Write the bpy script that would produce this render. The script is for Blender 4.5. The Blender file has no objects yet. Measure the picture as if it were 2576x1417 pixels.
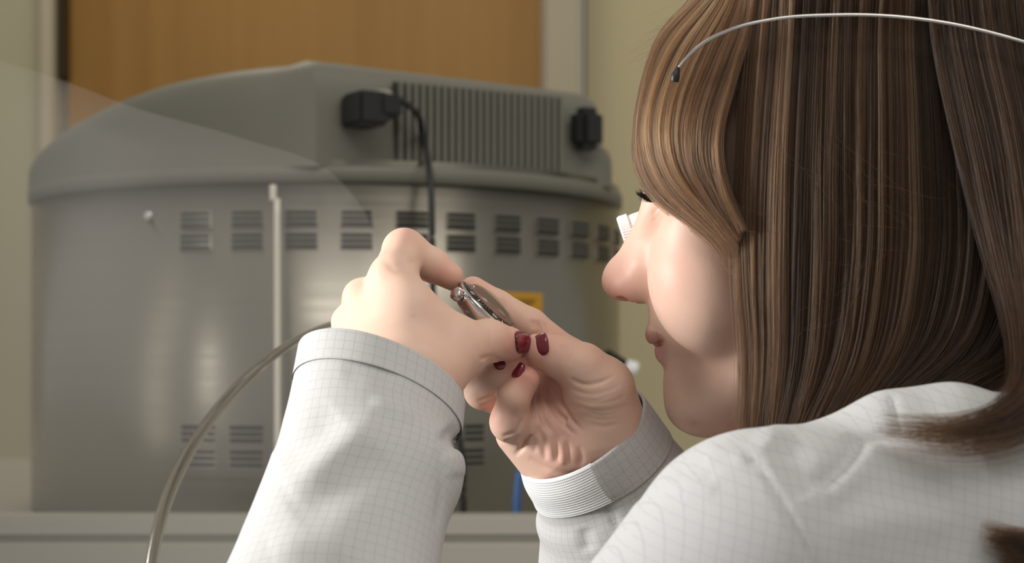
import bpy, math, random
import numpy as np
from mathutils import Vector, Matrix

rng = np.random.default_rng(7)
random.seed(7)
C = bpy.context.scene.collection
SC = bpy.context.scene

# ------------------------------------------------------------------ camera, light, exposure
CAMZ = 1.08                       # lens height above the floor
HOR = 900.0                       # image row of the lens's own height (the lens is shifted up)
FPX = 4160.0                      # focal length in pixels of a 2576 px wide frame
D0 = 0.80                         # working distance of the hands and face
U = D0 / FPX                      # one pixel at that distance, in metres
cd = bpy.data.cameras.new('camera')
cd.sensor_width = 36.0
cd.lens = FPX / 2576 * 36.0
cd.clip_start = 0.05
cd.shift_y = (HOR - 708.5) / 2576.0
cd.dof.use_dof = True
cd.dof.focus_distance = 0.835
cd.dof.aperture_fstop = 8.5
cam = bpy.data.objects.new('camera', cd)
C.objects.link(cam)
cam.location = (0, 0, CAMZ)
cam.rotation_euler = (math.pi / 2, 0, 0)
SC.camera = cam

w = bpy.data.worlds.new('world')
SC.world = w
w.use_nodes = True
w.node_tree.nodes['Background'].inputs[0].default_value = (1.0, 0.955, 0.89, 1)
w.node_tree.nodes['Background'].inputs[1].default_value = 0.33


def area(name, loc, target, size, energy, col, size_y=None):
    l = bpy.data.lights.new(name, 'AREA')
    l.size = size
    if size_y:
        l.shape = 'RECTANGLE'
        l.size_y = size_y
    l.energy = energy
    l.color = col
    o = bpy.data.objects.new(name, l)
    C.objects.link(o)
    o.location = loc
    o.rotation_euler = (Vector(target) - Vector(loc)).to_track_quat('-Z', 'Y').to_euler()
    return o


lamp = area('bench_lamp', (-0.88, 0.69, CAMZ + 0.15), (0.05, 0.85, CAMZ + 0.01), 0.24, 2.7, (1.0, 0.965, 0.93))
lamp.data.spread = math.radians(80)
area('ceiling_panel', (0.0, -0.25, CAMZ + 1.35), (0.1, 0.9, CAMZ), 1.1, 9.0, (1.0, 0.95, 0.88), 0.5)
area('ceiling_panel', (0.72, 0.48, CAMZ + 1.5), (0.1, 1.0, CAMZ), 1.1, 6.5, (1.0, 0.93, 0.83), 0.5)
area('ceiling_panel', (-0.5, 2.2, CAMZ + 1.45), (-0.5, 2.6, CAMZ), 0.5, 5.5, (1.0, 0.88, 0.68), 1.0)
area('drum_band_light', (1.75, -0.70, CAMZ + 0.3), (-0.06, 1.46, CAMZ), 0.28, 2.2, (1.0, 0.92, 0.74), 2.2)  # unseen strip light added to put a bright band on the drum
area('drum_band_light', (-1.75, 0.70, CAMZ + 0.3), (-0.35, 1.5, CAMZ), 0.22, 0.8, (1.0, 0.93, 0.80), 2.0)  # second added strip, for the band on the drum's left

SC.view_settings.view_transform = 'Standard'
SC.view_settings.look = 'None'
SC.view_settings.exposure = 0.0
SC.view_settings.gamma = 1.0
SC.view_settings.use_curve_mapping = False


# ------------------------------------------------------------------ helpers
def P(px, py, d):
    """world point seen at pixel (px, py) at distance d along the view axis"""
    return np.array([(px - 1288.0) / FPX * d, d, CAMZ - (py - HOR) / FPX * d])


def W(p):
    """(px, py, depth in units of U behind the working distance) -> world"""
    return P(p[0], p[1], D0 + p[2] * U)


def proj(v):
    d = v[:, 1]
    return np.stack([v[:, 0] / d * FPX + 1288.0, HOR - (v[:, 2] - CAMZ) / d * FPX], 1)


def tag(o, label=None, cat=None, group=None, kind=None):
    if label: o['label'] = label
    if cat: o['category'] = cat
    if group: o['group'] = group
    if kind: o['kind'] = kind
    return o


def empty(name, loc, label=None, cat=None, group=None):
    o = bpy.data.objects.new(name, None)
    o.empty_display_size = 0.02
    C.objects.link(o)
    o.location = loc
    return tag(o, label, cat, group)


def link(name, me, m, parent=None):
    if m is not None:
        me.materials.clear()
        me.materials.append(m)
    o = bpy.data.objects.new(name, me)
    C.objects.link(o)
    if parent is not None:
        o.parent = parent
        # matrices of freshly made Empties: only translations / rotations set above
        bpy.context.view_layer.update()
        o.matrix_parent_inverse = parent.matrix_world.inverted()
    return o


def mesh(name, V, F, m=None, parent=None, smooth=True, uv=None, attrs=None):
    me = bpy.data.meshes.new(name)
    V = np.asarray(V, dtype=np.float32)
    if isinstance(F, np.ndarray):
        n = len(F); k = F.shape[1]
        me.vertices.add(len(V)); me.vertices.foreach_set('co', V.ravel())
        me.loops.add(n * k); me.loops.foreach_set('vertex_index', F.astype(np.int32).ravel())
        me.polygons.add(n)
        me.polygons.foreach_set('loop_start', np.arange(0, n * k, k, dtype=np.int32))
        me.update(calc_edges=True)
    else:
        me.from_pydata(V.tolist(), [], [list(map(int, f)) for f in F])
    me.validate()
    if smooth:
        me.polygons.foreach_set('use_smooth', np.ones(len(me.polygons), dtype=bool))
    if uv is not None:
        l = me.uv_layers.new(name='UVMap')
        li = np.zeros(len(me.loops), dtype=np.int32)
        me.loops.foreach_get('vertex_index', li)
        l.data.foreach_set('uv', np.asarray(uv, dtype=np.float32)[li].ravel())
    if attrs:
        for an, av in attrs.items():
            a = me.attributes.new(an, 'FLOAT', 'POINT')
            a.data.foreach_set('value', np.asarray(av, dtype=np.float32))
    me.update()
    return link(name, me, m, parent)


def bm_obj(name, fn, m, parent=None, smooth=False, bevel=0.0, seg=2):
    import bmesh
    bm = bmesh.new()
    fn(bm)
    if bevel > 0:
        bmesh.ops.bevel(bm, geom=bm.edges[:], offset=bevel, segments=seg, affect='EDGES', clamp_overlap=True)
    bmesh.ops.recalc_face_normals(bm, faces=bm.faces[:])
    me = bpy.data.meshes.new(name)
    bm.to_mesh(me); bm.free()
    if smooth:
        me.polygons.foreach_set('use_smooth', np.ones(len(me.polygons), dtype=bool))
    return link(name, me, m, parent)


def add_box(bm, c, s, rot=None):
    import bmesh
    M = Matrix.Translation(Vector(c))
    if rot is not None: M = M @ rot.to_4x4()
    M = M @ Matrix.Diagonal((s[0], s[1], s[2], 1))
    bmesh.ops.create_cube(bm, size=1.0, matrix=M)


def box(name, c, s, m, parent=None, rot=None, bevel=0.0, smooth=False):
    return bm_obj(name, lambda bm: add_box(bm, c, s, rot), m, parent, smooth, bevel)


def catmull(pts, n):
    """resample keypoints (K,dim) to n points with a centripetal-ish Catmull-Rom spline"""
    p = np.asarray(pts, dtype=float)
    L = np.concatenate([[0], np.cumsum(np.linalg.norm(np.diff(p[:, :2], axis=0), axis=1) + 1e-9)])
    t = np.linspace(0, L[-1], n)
    m = np.zeros_like(p)
    dl = np.diff(L)[:, None]
    sl = np.diff(p, axis=0) / dl
    m[0] = sl[0]; m[-1] = sl[-1]
    m[1:-1] = (sl[:-1] * dl[1:] + sl[1:] * dl[:-1]) / (dl[1:] + dl[:-1])
    i = np.clip(np.searchsorted(L, t, 'right') - 1, 0, len(p) - 2)
    h = (L[i + 1] - L[i])[:, None]
    s = ((t - L[i])[:, None]) / h
    return ((2 * s**3 - 3 * s**2 + 1) * p[i] + (s**3 - 2 * s**2 + s) * h * m[i]
            + (-2 * s**3 + 3 * s**2) * p[i + 1] + (s**3 - s**2) * h * m[i + 1])


def tube(name, pts, r, m, parent=None, n=60, seg=10, flat=1.0, flat_dir=None, caps=True):
    """round tube along world points; r scalar or per-key array"""
    k = np.asarray(pts, float)
    rr = np.full(len(k), r) if np.isscalar(r) else np.asarray(r, float)
    # arc-length parameter from the 3-D keys
    q = np.concatenate([k, rr[:, None]], 1)
    L = np.concatenate([[0], np.cumsum(np.linalg.norm(np.diff(k, axis=0), axis=1))])
    t = np.linspace(0, L[-1], n)
    c = catmull_t(q, L, t)
    p, rad = c[:, :3], c[:, 3]
    T = np.gradient(p, axis=0); T /= np.linalg.norm(T, axis=1)[:, None]
    up = np.array([0, 0, 1.0]) if flat_dir is None else np.asarray(flat_dir, float)
    if abs(T[0] @ up) > 0.95: up = np.array([0, 1.0, 0])
    N = up - (T @ up)[:, None] * T
    N /= np.maximum(np.linalg.norm(N, axis=1)[:, None], 1e-6)
    B = np.cross(T, N)
    th = np.linspace(0, 2 * math.pi, seg, endpoint=False)
    V = (p[:, None] + rad[:, None, None] * (np.cos(th)[None, :, None] * N[:, None] + flat * np.sin(th)[None, :, None] * B[:, None])).reshape(-1, 3)
    F = []
    for i in range(n - 1):
        for j in range(seg):
            F.append((i * seg + j, i * seg + (j + 1) % seg, (i + 1) * seg + (j + 1) % seg, (i + 1) * seg + j))
    if caps:
        F.append(tuple(range(seg))[::-1]); F.append(tuple((n - 1) * seg + j for j in range(seg)))
    return mesh(name, V, F, m, parent)


def catmull_t(p, L, t):
    m = np.zeros_like(p)
    dl = np.maximum(np.diff(L)[:, None], 1e-9)
    sl = np.diff(p, axis=0) / dl
    m[0] = sl[0]; m[-1] = sl[-1]
    m[1:-1] = (sl[:-1] * dl[1:] + sl[1:] * dl[:-1]) / (dl[1:] + dl[:-1])
    i = np.clip(np.searchsorted(L, t, 'right') - 1, 0, len(p) - 2)
    h = dl[i]; s = ((t - L[i])[:, None]) / h
    return ((2 * s**3 - 3 * s**2 + 1) * p[i] + (s**3 - 2 * s**2 + s) * h * m[i]
            + (-2 * s**3 + 3 * s**2) * p[i + 1] + (s**3 - s**2) * h * m[i + 1])


# ------------------------------------------------------------------ materials
def mat(name, col, rough=0.5, metal=0.0, spec=0.5, **kw):
    m = bpy.data.materials.new(name)
    m.use_nodes = True
    b = m.node_tree.nodes['Principled BSDF']
    b.inputs['Base Color'].default_value = (*col, 1)
    b.inputs['Roughness'].default_value = rough
    b.inputs['Metallic'].default_value = metal
    b.inputs['Specular IOR Level'].default_value = spec
    for k, v in kw.items():
        b.inputs[k.replace('_', ' ')].default_value = v
    return m


class N:
    """tiny node-graph helper"""
    def __init__(s, m):
        s.t = m.node_tree; s.b = s.t.nodes['Principled BSDF']
    def n(s, typ, props=None, **ins):
        x = s.t.nodes.new(typ)
        for k, v in (props or {}).items(): setattr(x, k, v)
        for k, v in ins.items():
            key = int(k[1:]) if k[0] == 'i' and k[1:].isdigit() else k.replace('_', ' ')
            if isinstance(v, bpy.types.NodeSocket): s.t.links.new(v, x.inputs[key])
            else: x.inputs[key].default_value = v
        return x
    def math(s, op, a, b=0.0, c=0.0):
        x = s.n('ShaderNodeMath', {'operation': op}, i0=a, i1=b)
        if op in ('MULTIPLY_ADD', 'SMOOTH_MIN', 'WRAP'): x.inputs[2].default_value = c
        return x.outputs[0]
    def link(s, a, b): s.t.links.new(a, b)
    def ramp(s, fac, stops, interp='LINEAR'):
        x = s.t.nodes.new('ShaderNodeValToRGB'); x.color_ramp.interpolation = interp
        e = x.color_ramp.elements
        while len(e) < len(stops): e.new(0.5)
        for i, (p, c) in enumerate(stops):
            e[i].position = p; e[i].color = (*c, 1)
        s.link(fac, x.inputs[0]); return x.outputs[0]
    def mix(s, fac, a, b, blend='MIX'):
        x = s.t.nodes.new('ShaderNodeMix'); x.data_type = 'RGBA'; x.blend_type = blend
        for sock, v in ((x.inputs[0], fac), (x.inputs[6], a), (x.inputs[7], b)):
            if isinstance(v, bpy.types.NodeSocket): s.link(v, sock)
            else: sock.default_value = v if not isinstance(v, tuple) else (*v, 1)
        return x.outputs[2]


def lin(r, g, b):
    f = lambda c: ((c / 255 + 0.055) / 1.055) ** 2.4 if c / 255 > 0.04045 else c / 255 / 12.92
    return (f(r), f(g), f(b))


# skin: pale, pinker where the "blush" attribute is high, lip colour where "lip" is high
M_skin = mat('skin', (0.62, 0.40, 0.31), 0.50, 0, 0.40)
g = N(M_skin)
g.b.inputs['Subsurface Weight'].default_value = 0.16
g.b.inputs['Subsurface Radius'].default_value = (1.0, 0.32, 0.16)
g.b.inputs['Subsurface Scale'].default_value = 0.006
tc = g.n('ShaderNodeTexCoord').outputs['Object']
n1 = g.n('ShaderNodeTexNoise', Vector=tc, Scale=60.0, Detail=4.0).outputs[0]
n2 = g.n('ShaderNodeTexNoise', Vector=tc, Scale=900.0, Detail=3.0).outputs[0]
n3 = g.n('ShaderNodeTexVoronoi', Vector=tc, Scale=1500.0).outputs[0]
base = g.mix(n1, (0.74, 0.525, 0.42), (0.67, 0.45, 0.355))
bl = g.n('ShaderNodeAttribute', {'attribute_name': 'blush'}).outputs['Fac']
lp = g.n('ShaderNodeAttribute', {'attribute_name': 'lip'}).outputs['Fac']
base = g.mix(bl, base, (0.60, 0.24, 0.19))
base = g.mix(lp, base, (0.40, 0.15, 0.15))
g.link(base, g.b.inputs['Base Color'])
hgt = g.math('ADD', g.math('MULTIPLY', n2, 0.5), g.math('MULTIPLY', n3, 0.6))
bp = g.n('ShaderNodeBump', Strength=0.13, Distance=0.0004, Height=hgt).outputs[0]
g.link(bp, g.b.inputs['Normal'])

M_nail = mat('red_nail_lacquer', (0.15, 0.004, 0.016), 0.2, 0, 0.6)
M_nail.node_tree.nodes['Principled BSDF'].inputs['Coat Weight'].default_value = 0.35
M_nail.node_tree.nodes['Principled BSDF'].inputs['Coat Roughness'].default_value = 0.06

M_lash = mat('lash', (0.006, 0.005, 0.005), 0.6)


def cloth(name, base, line, pitch=0.0047, linew=0.07, twill=0.00075, ang=0.0, bump=0.35, linestr=0.75):
    """white twill with a thin dashed conductive grid; UV in metres"""
    m = mat(name, base, 0.85, 0, 0.2)
    g = N(m)
    g.b.inputs['Sheen Weight'].default_value = 0.15
    uv = g.n('ShaderNodeTexCoord').outputs['UV']
    sp = g.n('ShaderNodeSeparateXYZ', i0=uv)
    u, v = sp.outputs[0], sp.outputs[1]
    def lines(a, b):
        f = g.math('FRACT', g.math('MULTIPLY', a, 1 / pitch))
        d = g.math('ABSOLUTE', g.math('SUBTRACT', f, 0.5))
        on = g.math('LESS_THAN', d, linew / 2)
        dash = g.math('GREATER_THAN', g.math('FRACT', g.math('MULTIPLY', b, 1 / 0.0011)), 0.28)
        return g.math('MULTIPLY', on, dash)
    grid = g.math('MAXIMUM', lines(u, v), g.math('MULTIPLY', lines(v, u), 0.85))
    nz = g.n('ShaderNodeTexNoise', Vector=uv, Scale=420.0, Detail=2.0).outputs[0]
    fac = g.math('MULTIPLY', g.math('MULTIPLY', grid, linestr), g.math('MULTIPLY_ADD', nz, 0.9, 0.55))
    tw = g.math('SINE', g.math('MULTIPLY', g.math('ADD', u, g.math('MULTIPLY', v, 0.8)), 2 * math.pi / twill))
    bw = g.mix(g.math('MULTIPLY_ADD', tw, 0.5, 0.5), tuple(c * 0.93 for c in base), tuple(min(1, c * 1.04) for c in base))
    g.link(g.mix(fac, bw, line), g.b.inputs['Base Color'])
    bp = g.n('ShaderNodeBump', Strength=bump, Distance=0.0003, Height=tw).outputs[0]
    g.link(bp, g.b.inputs['Normal'])
    return m


M_coat = cloth('coat_twill', (0.565, 0.568, 0.57), (0.16, 0.165, 0.19), linew=0.075, linestr=0.38)
M_coat_trunk = cloth('coat_twill_trunk', (0.53, 0.535, 0.545), (0.20, 0.225, 0.26), linew=0.10, linestr=0.30)
M_knit = mat('rib_knit', (0.72, 0.745, 0.75), 0.9, 0, 0.2)
g = N(M_knit)
sp = g.n('ShaderNodeSeparateXYZ', i0=g.n('ShaderNodeTexCoord').outputs['UV'])
a1 = g.math('SINE', g.math('MULTIPLY', sp.outputs[1], 2 * math.pi / 0.0013))
a2 = g.math('SINE', g.math('MULTIPLY', sp.outputs[0], 2 * math.pi / 0.0010))
g.link(g.n('ShaderNodeBump', Strength=0.28, Distance=0.0004, Height=g.math('ADD', a1, g.math('MULTIPLY', a2, 0.3))).outputs[0], g.b.inputs['Normal'])

# hair fibres: per-strand tint from dark to honey brown
M_hair = bpy.data.materials.new('hair_fibre')
M_hair.use_nodes = True
nt = M_hair.node_tree
nt.nodes.clear()
out = nt.nodes.new('ShaderNodeOutputMaterial')
hb = nt.nodes.new('ShaderNodeBsdfHairPrincipled')
hb.parametrization = 'COLOR'
hb.inputs['Roughness'].default_value = 0.34
hb.inputs['IOR'].default_value = 1.42
hb.inputs['Radial Roughness'].default_value = 0.45
at = nt.nodes.new('ShaderNodeAttribute'); at.attribute_name = 'tint'
rp = nt.nodes.new('ShaderNodeValToRGB')
e = rp.color_ramp.elements
e[0].position = 0.0; e[0].color = (0.013, 0.0062, 0.0028, 1)
e[1].position = 1.0; e[1].color = (0.21, 0.108, 0.048, 1)
x = e.new(0.45); x.color = (0.044, 0.0205, 0.0085, 1)
nt.links.new(at.outputs['Fac'], rp.inputs[0])
nt.links.new(rp.outputs[0], hb.inputs['Color'])
nt.links.new(hb.outputs[0], out.inputs[0])
M_hairbase = mat('hair_underlayer', (0.018, 0.010, 0.006), 0.75)

M_chrome = mat('polished_steel', (0.72, 0.70, 0.69), 0.14, 1.0)
M_wire = mat('spring_steel', (0.62, 0.61, 0.58), 0.25, 1.0)
M_black = mat('black_plastic', (0.012, 0.012, 0.012), 0.45)
M_white = mat('white_plastic', (0.88, 0.89, 0.90), 0.35)
# ------------------------------------------------------------------ signed-distance modelling (world metres)
class Cone:
    def __init__(s, a, b, ra, rb, n=None, f=1.0, world=False):
        s.a = np.asarray(a if world else W(a)); s.b = np.asarray(b if world else W(b))
        k = 1.0 if world else U
        s.ra, s.rb = ra * k, rb * k
        s.f = f; s.n = None if n is None else np.asarray(n, float) / np.linalg.norm(n)
        s.c = (s.a + s.b) / 2; s.R = np.linalg.norm(s.b - s.a) / 2 + max(s.ra, s.rb)
    def __call__(s, p):
        ab = s.b - s.a; L2 = ab @ ab + 1e-12
        t = np.clip(((p - s.a) @ ab) / L2, 0, 1)
        q = p - s.a - t[:, None] * ab
        if s.n is not None:
            h = q @ s.n
            q = q + ((1 / s.f - 1) * h)[:, None] * s.n
        d = np.sqrt((q * q).sum(1)) - (s.ra + (s.rb - s.ra) * t)
        return d * (min(s.f, 1.0) if s.n is not None else 1.0)


class Ell:
    def __init__(s, c, r, axes=None, world=False):
        s.c = np.asarray(c if world else W(c))
        s.r = np.asarray(r, float) * (1.0 if world else U)
        s.A = np.eye(3) if axes is None else np.asarray(axes)   # rows = axes
        s.R = s.r.max()
    def __call__(s, p):
        q = (p - s.c) @ s.A.T
        k0 = np.sqrt(((q / s.r) ** 2).sum(1)); k1 = np.sqrt(((q / s.r ** 2) ** 2).sum(1)) + 1e-9
        return k0 * (k0 - 1) / k1


def smin(a, b, k):
    if k <= 0: return np.minimum(a, b)
    h = np.maximum(k - np.abs(a - b), 0) / k
    return np.minimum(a, b) - h * h * k * 0.25


FAR = 0.03


class Field:
    """groups: (prims [(prim, k) ...], join k); subs: (prim, k) carved afterwards from what precedes them"""
    def __init__(s): s.ops = []
    def group(s, prims, k, kj=0.0):
        s.ops.append(('g', [(p if isinstance(p, tuple) else (p, k)) for p in prims], kj))
    def sub(s, prim, k): s.ops.append(('s', prim, k))
    def prims(s):
        for o in s.ops:
            if o[0] == 'g':
                for p, k in o[1]: yield p
            else: yield o[1]
    def ev(s, pts, c=None, r=None):
        if c is None:
            c = pts.mean(0); r = np.sqrt(((pts - c) ** 2).sum(1).max())
        d = None
        for o in s.ops:
            if o[0] == 'g':
                gd = None
                for p, k in o[1]:
                    if np.linalg.norm(p.c - c) - p.R - r > FAR: continue
                    v = p(pts)
                    gd = v if gd is None else smin(gd, v, k * U)
                if gd is not None: d = gd if d is None else smin(d, gd, o[2] * U)
            else:
                p, k = o[1], o[2]
                if d is None or np.linalg.norm(p.c - c) - p.R - r > FAR: continue
                d = -smin(-d, p(pts), k * U)
        return np.full(len(pts), FAR) if d is None else np.minimum(d, FAR)
    def ev_many(s, v):
        out = np.empty(len(v)); key = np.floor(v / 0.02).astype(np.int64)
        key = key[:, 0] * 73856093 ^ key[:, 1] * 19349663 ^ key[:, 2] * 83492791
        order = np.argsort(key, kind='stable'); ks = key[order]
        cut = np.concatenate([[0], np.nonzero(np.diff(ks))[0] + 1, [len(ks)]])
        for a, b in zip(cut[:-1], cut[1:]):
            i = order[a:b]; out[i] = s.ev(v[i])
        return out
    def grad(s, v, e=0.0002):
        t = [np.array(x) * e for x in ((1, -1, -1), (-1, -1, 1), (-1, 1, -1), (1, 1, 1))]
        gr = sum(np.sign(x)[None] * s.ev_many(v + x)[:, None] for x in t)
        return gr / (4 * e)


def isosurface(F, h, lo=None, hi=None, newton=2):
    pr = list(F.prims())
    a = np.min([p.c - p.R for p in pr], 0) - 2 * h; b = np.max([p.c + p.R for p in pr], 0) + 2 * h
    if lo is not None: a = np.maximum(a, lo)
    if hi is not None: b = np.minimum(b, hi)
    B = 16
    n = (np.ceil((b - a) / h / B).astype(int) * B)
    V = np.full(n + 1, FAR, dtype=np.float32)
    ii = np.stack(np.meshgrid(*[np.arange(B)] * 3, indexing='ij'), -1).reshape(-1, 3)
    rad = B * h * 0.5 * math.sqrt(3)
    nb = n // B
    cc = np.stack(np.meshgrid(*[np.arange(k) for k in nb], indexing='ij'), -1).reshape(-1, 3)
    cen = a + (cc + 0.5) * B * h
    # neighbours outside active blocks need a sign: fill with the centre's
    for q, c in zip(cc, cen):
        d = F.ev(c[None], c, 0.0)[0]
        x, y, z = q * B
        if abs(d) > rad * 1.5 + 0.004:
            V[x:x + B, y:y + B, z:z + B] = np.float32(d)
            continue
        pts = a + (ii + q * B) * h
        V[x:x + B, y:y + B, z:z + B] = F.ev(pts, c, rad).reshape(B, B, B)
    s = V < 0
    cnt = np.zeros(n, dtype=np.uint8)
    for dx in (0, 1):
        for dy in (0, 1):
            for dz in (0, 1):
                cnt += s[dx:dx + n[0], dy:dy + n[1], dz:dz + n[2]]
    act = (cnt > 0) & (cnt < 8)
    idx = np.argwhere(act)
    imap = np.full(n, -1, dtype=np.int32); imap[act] = np.arange(len(idx))
    cor = np.array([(i, j, k) for i in (0, 1) for j in (0, 1) for k in (0, 1)])
    val = np.stack([V[tuple((idx + c).T)] for c in cor], 1)
    acc = np.zeros((len(idx), 3)); num = np.zeros(len(idx))
    for i in range(8):
        for j in range(i + 1, 8):
            if np.abs(cor[i] - cor[j]).sum() != 1: continue
            m = (val[:, i] < 0) != (val[:, j] < 0)
            t = val[:, i] / np.where(m, val[:, i] - val[:, j], 1)
            pt = cor[i] + t[:, None] * (cor[j] - cor[i])
            acc += np.where(m[:, None], pt, 0); num += m
    v = a + (idx + acc / num[:, None]) * h
    quads = []
    for ax in range(3):
        o1, o2 = [(1, 2), (2, 0), (0, 1)][ax]
        sl0 = [slice(None)] * 3; sl1 = [slice(None)] * 3
        sl0[ax] = slice(0, n[ax]); sl1[ax] = slice(1, n[ax] + 1)
        for o in (o1, o2): sl0[o] = sl1[o] = slice(1, n[o])
        s0, s1 = s[tuple(sl0)], s[tuple(sl1)]
        e = np.argwhere(s0 != s1)
        inside0 = s0[tuple(e.T)]
        off = np.zeros(3, int); off[o1] = 1; off[o2] = 1
        base = e + off
        d1 = np.zeros(3, int); d1[o1] = 1
        d2 = np.zeros(3, int); d2[o2] = 1
        q = np.stack([imap[tuple((base - d1 - d2).T)], imap[tuple((base - d2).T)], imap[tuple(base.T)], imap[tuple((base - d1).T)]], 1)
        q[~inside0] = q[~inside0][:, ::-1]
        quads.append(q)
    Q = np.concatenate(quads)
    Q = Q[(Q >= 0).all(1)]
    for _ in range(newton):
        d = F.ev_many(v); gr = F.grad(v)
        gg = np.maximum((gr * gr).sum(1), 0.25)
        st = -(d / gg)[:, None] * gr
        ln = np.linalg.norm(st, axis=1)
        st *= np.minimum(1, 0.6 * h / np.maximum(ln, 1e-9))[:, None]
        v = v + st
    nr = F.grad(v); nr /= np.maximum(np.linalg.norm(nr, axis=1)[:, None], 1e-6)
    return v, Q, nr


def seg_dist(q, pl):
    """distance of 2-D points to a polyline and the run parameter 0..1"""
    pl = np.asarray(pl, float); best = np.full(len(q), 1e9); par = np.zeros(len(q))
    L = np.concatenate([[0], np.cumsum(np.linalg.norm(np.diff(pl, axis=0), axis=1))])
    for i in range(len(pl) - 1):
        ab = pl[i + 1] - pl[i]; t = np.clip(((q - pl[i]) @ ab) / (ab @ ab + 1e-9), 0, 1)
        d = np.linalg.norm(q - pl[i] - t[:, None] * ab, axis=1)
        m = d < best
        best[m] = d[m]; par[m] = (L[i] + t[m] * (L[i + 1] - L[i])) / L[-1]
    return best, par


def crease(v, nr, pl, width, depth, taper=0.5, zlim=None):
    """push a groove (depth > 0) or ridge (depth < 0) into the camera-facing skin along a traced line"""
    pl = catmull(pl, max(8, 4 * len(pl)))
    q = proj(v)
    lo = pl.min(0) - 4 * width; hi = pl.max(0) + 4 * width
    m = ((q > lo) & (q < hi)).all(1) & (nr[:, 1] < 0.25)
    if zlim is not None:
        z = (v[:, 1] - D0) / U
        m &= (z > zlim[0]) & (z < zlim[1])
    i = np.nonzero(m)[0]
    if not len(i): return
    d, t = seg_dist(q[i], pl)
    k = np.exp(-(d / width) ** 2)
    if taper: k *= np.clip(np.minimum(t, 1 - t) / taper * 2, 0, 1) ** 0.6
    v[i] -= nr[i] * (k * depth * U)[:, None]


def blob(v, c, r, zlim=None):
    q = proj(v); d = np.linalg.norm((q - np.asarray(c[:2])) / np.asarray(r if not np.isscalar(r) else (r, r)), axis=1)
    k = np.exp(-d * d)
    if zlim is not None:
        z = (v[:, 1] - D0) / U
        k *= (z > zlim[0]) & (z < zlim[1])
    return k


# ------------------------------------------------------------------ the woman: skull and face in her own axes (mm)
HA, HB = math.radians(12.0), math.radians(11.5)       # turned away from the lens, chin down
def head_rot(p):
    f, l, u = p[..., 0], p[..., 1], p[..., 2]
    f2 = f * math.cos(HB) + u * math.sin(HB); u2 = u * math.cos(HB) - f * math.sin(HB)
    x = -(f2 * math.cos(HA) + l * math.sin(HA)); y = f2 * math.sin(HA) - l * math.cos(HA)
    return np.stack([x, y, u2], -1) * 0.001
HAX = head_rot(np.eye(3)) * 1000.0                     # rows: forward, left, up in world
HO = W((1512, 712, 320)) - head_rot(np.array([120.0, 0, -12]))
def H(f, l, u): return HO + head_rot(np.array([f, l, u], float))
def hcone(a, b, ra, rb, n=None, f=1.0):
    return Cone(H(*a), H(*b), ra * .001, rb * .001, None if n is None else head_rot(np.array(n, float)), f, world=True)
def hell(c, r): return Ell(H(*c), np.array(r) * .001, HAX, world=True)

body = Field()
mm = 1 / 0.1923      # mm in units of U
body.group([hell((-8, 0, 45), (90, 69, 82)), (hell((36, 0, 45), (48, 56, 56)), 20 * mm),
            (hell((40, 0, -18), (50, 56, 66)), 20 * mm),
            (hcone((14, 44, -58), (72, 8, -84), 17, 15), 14 * mm), (hcone((14, -44, -58), (72, -8, -84), 17, 15), 14 * mm),
            (hell((82, 0, -83), (18, 20, 16)), 12 * mm), (hell((84, 0, -68), (13, 18, 14)), 10 * mm),
            (hell((65, 36, -25), (27, 28, 36)), 12 * mm), (hell((65, -36, -25), (27, 28, 36)), 12 * mm),
            (hell((59, 41, 4), (18, 21, 15)), 12 * mm), (hell((59, -41, 4), (18, 21, 15)), 12 * mm),
            (hell((78, 0, -40), (22, 27, 22)), 10 * mm),
            (hell((66, 17, 40), (14, 26, 10)), 10 * mm), (hell((66, -17, 40), (14, 26, 10)), 10 * mm),
            (hcone((76, 0, 30), (104, 0, -7), 6.0, 8.5), 9 * mm),
            (hcone((82, 10, 14), (94, 12, -8), 8, 9), 9 * mm), (hcone((82, -10, 14), (94, -12, -8), 8, 9), 9 * mm),
            (hell((109, 0, -13), (10.5, 11, 10.5)), 7 * mm),
            (hell((100, 11.0, -18), (12, 6.5, 8)), 9 * mm), (hell((100, -11.0, -18), (12, 6.5, 8)), 9 * mm),
            (hcone((94.5, -12, -43), (94.5, 12, -43), 5, 5), 6 * mm),
            (hcone((98.0, -5, -45), (98.0, 5, -45), 3.2, 3.2), 5 * mm),
            (hcone((93.5, -9, -55), (93.5, 9, -55), 5.0, 5.0), 5 * mm),
            (hcone((-8, 0, -40), (-40, 0, -150), 54, 58), 20 * mm)], 10 * mm)
body.sub(hell((107.5, 9.5, -22.5), (4.6, 4.2, 2.6)), 1.5 * mm)
body.sub(hell((107.5, -9.5, -22.5), (4.6, 4.2, 2.6)), 1.5 * mm)
for sgn in (1, -1):
    body.sub(hell((84, sgn * 32, 17), (12, 15, 9.5)), 10 * mm)
    body.group([hell((66.5, sgn * 32, 17), (12.5, 13, 12.5))], 0, 3 * mm)
    body.group([hcone((77, sgn * 22, 21.5), (74.5, sgn * 41, 20.5), 2.6, 2.4), hcone((75, sgn * 24, 10.5), (71, sgn * 41, 12), 2.4, 2.4)], 2 * mm, 5 * mm)
body.sub(hcone((101.5, 0, -50.2), (92, 19, -49.4), 0.8, 0.3), 2.5 * mm)
body.sub(hcone((101.5, 0, -50.2), (92, -19, -49.4), 0.8, 0.3), 2.5 * mm)

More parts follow.
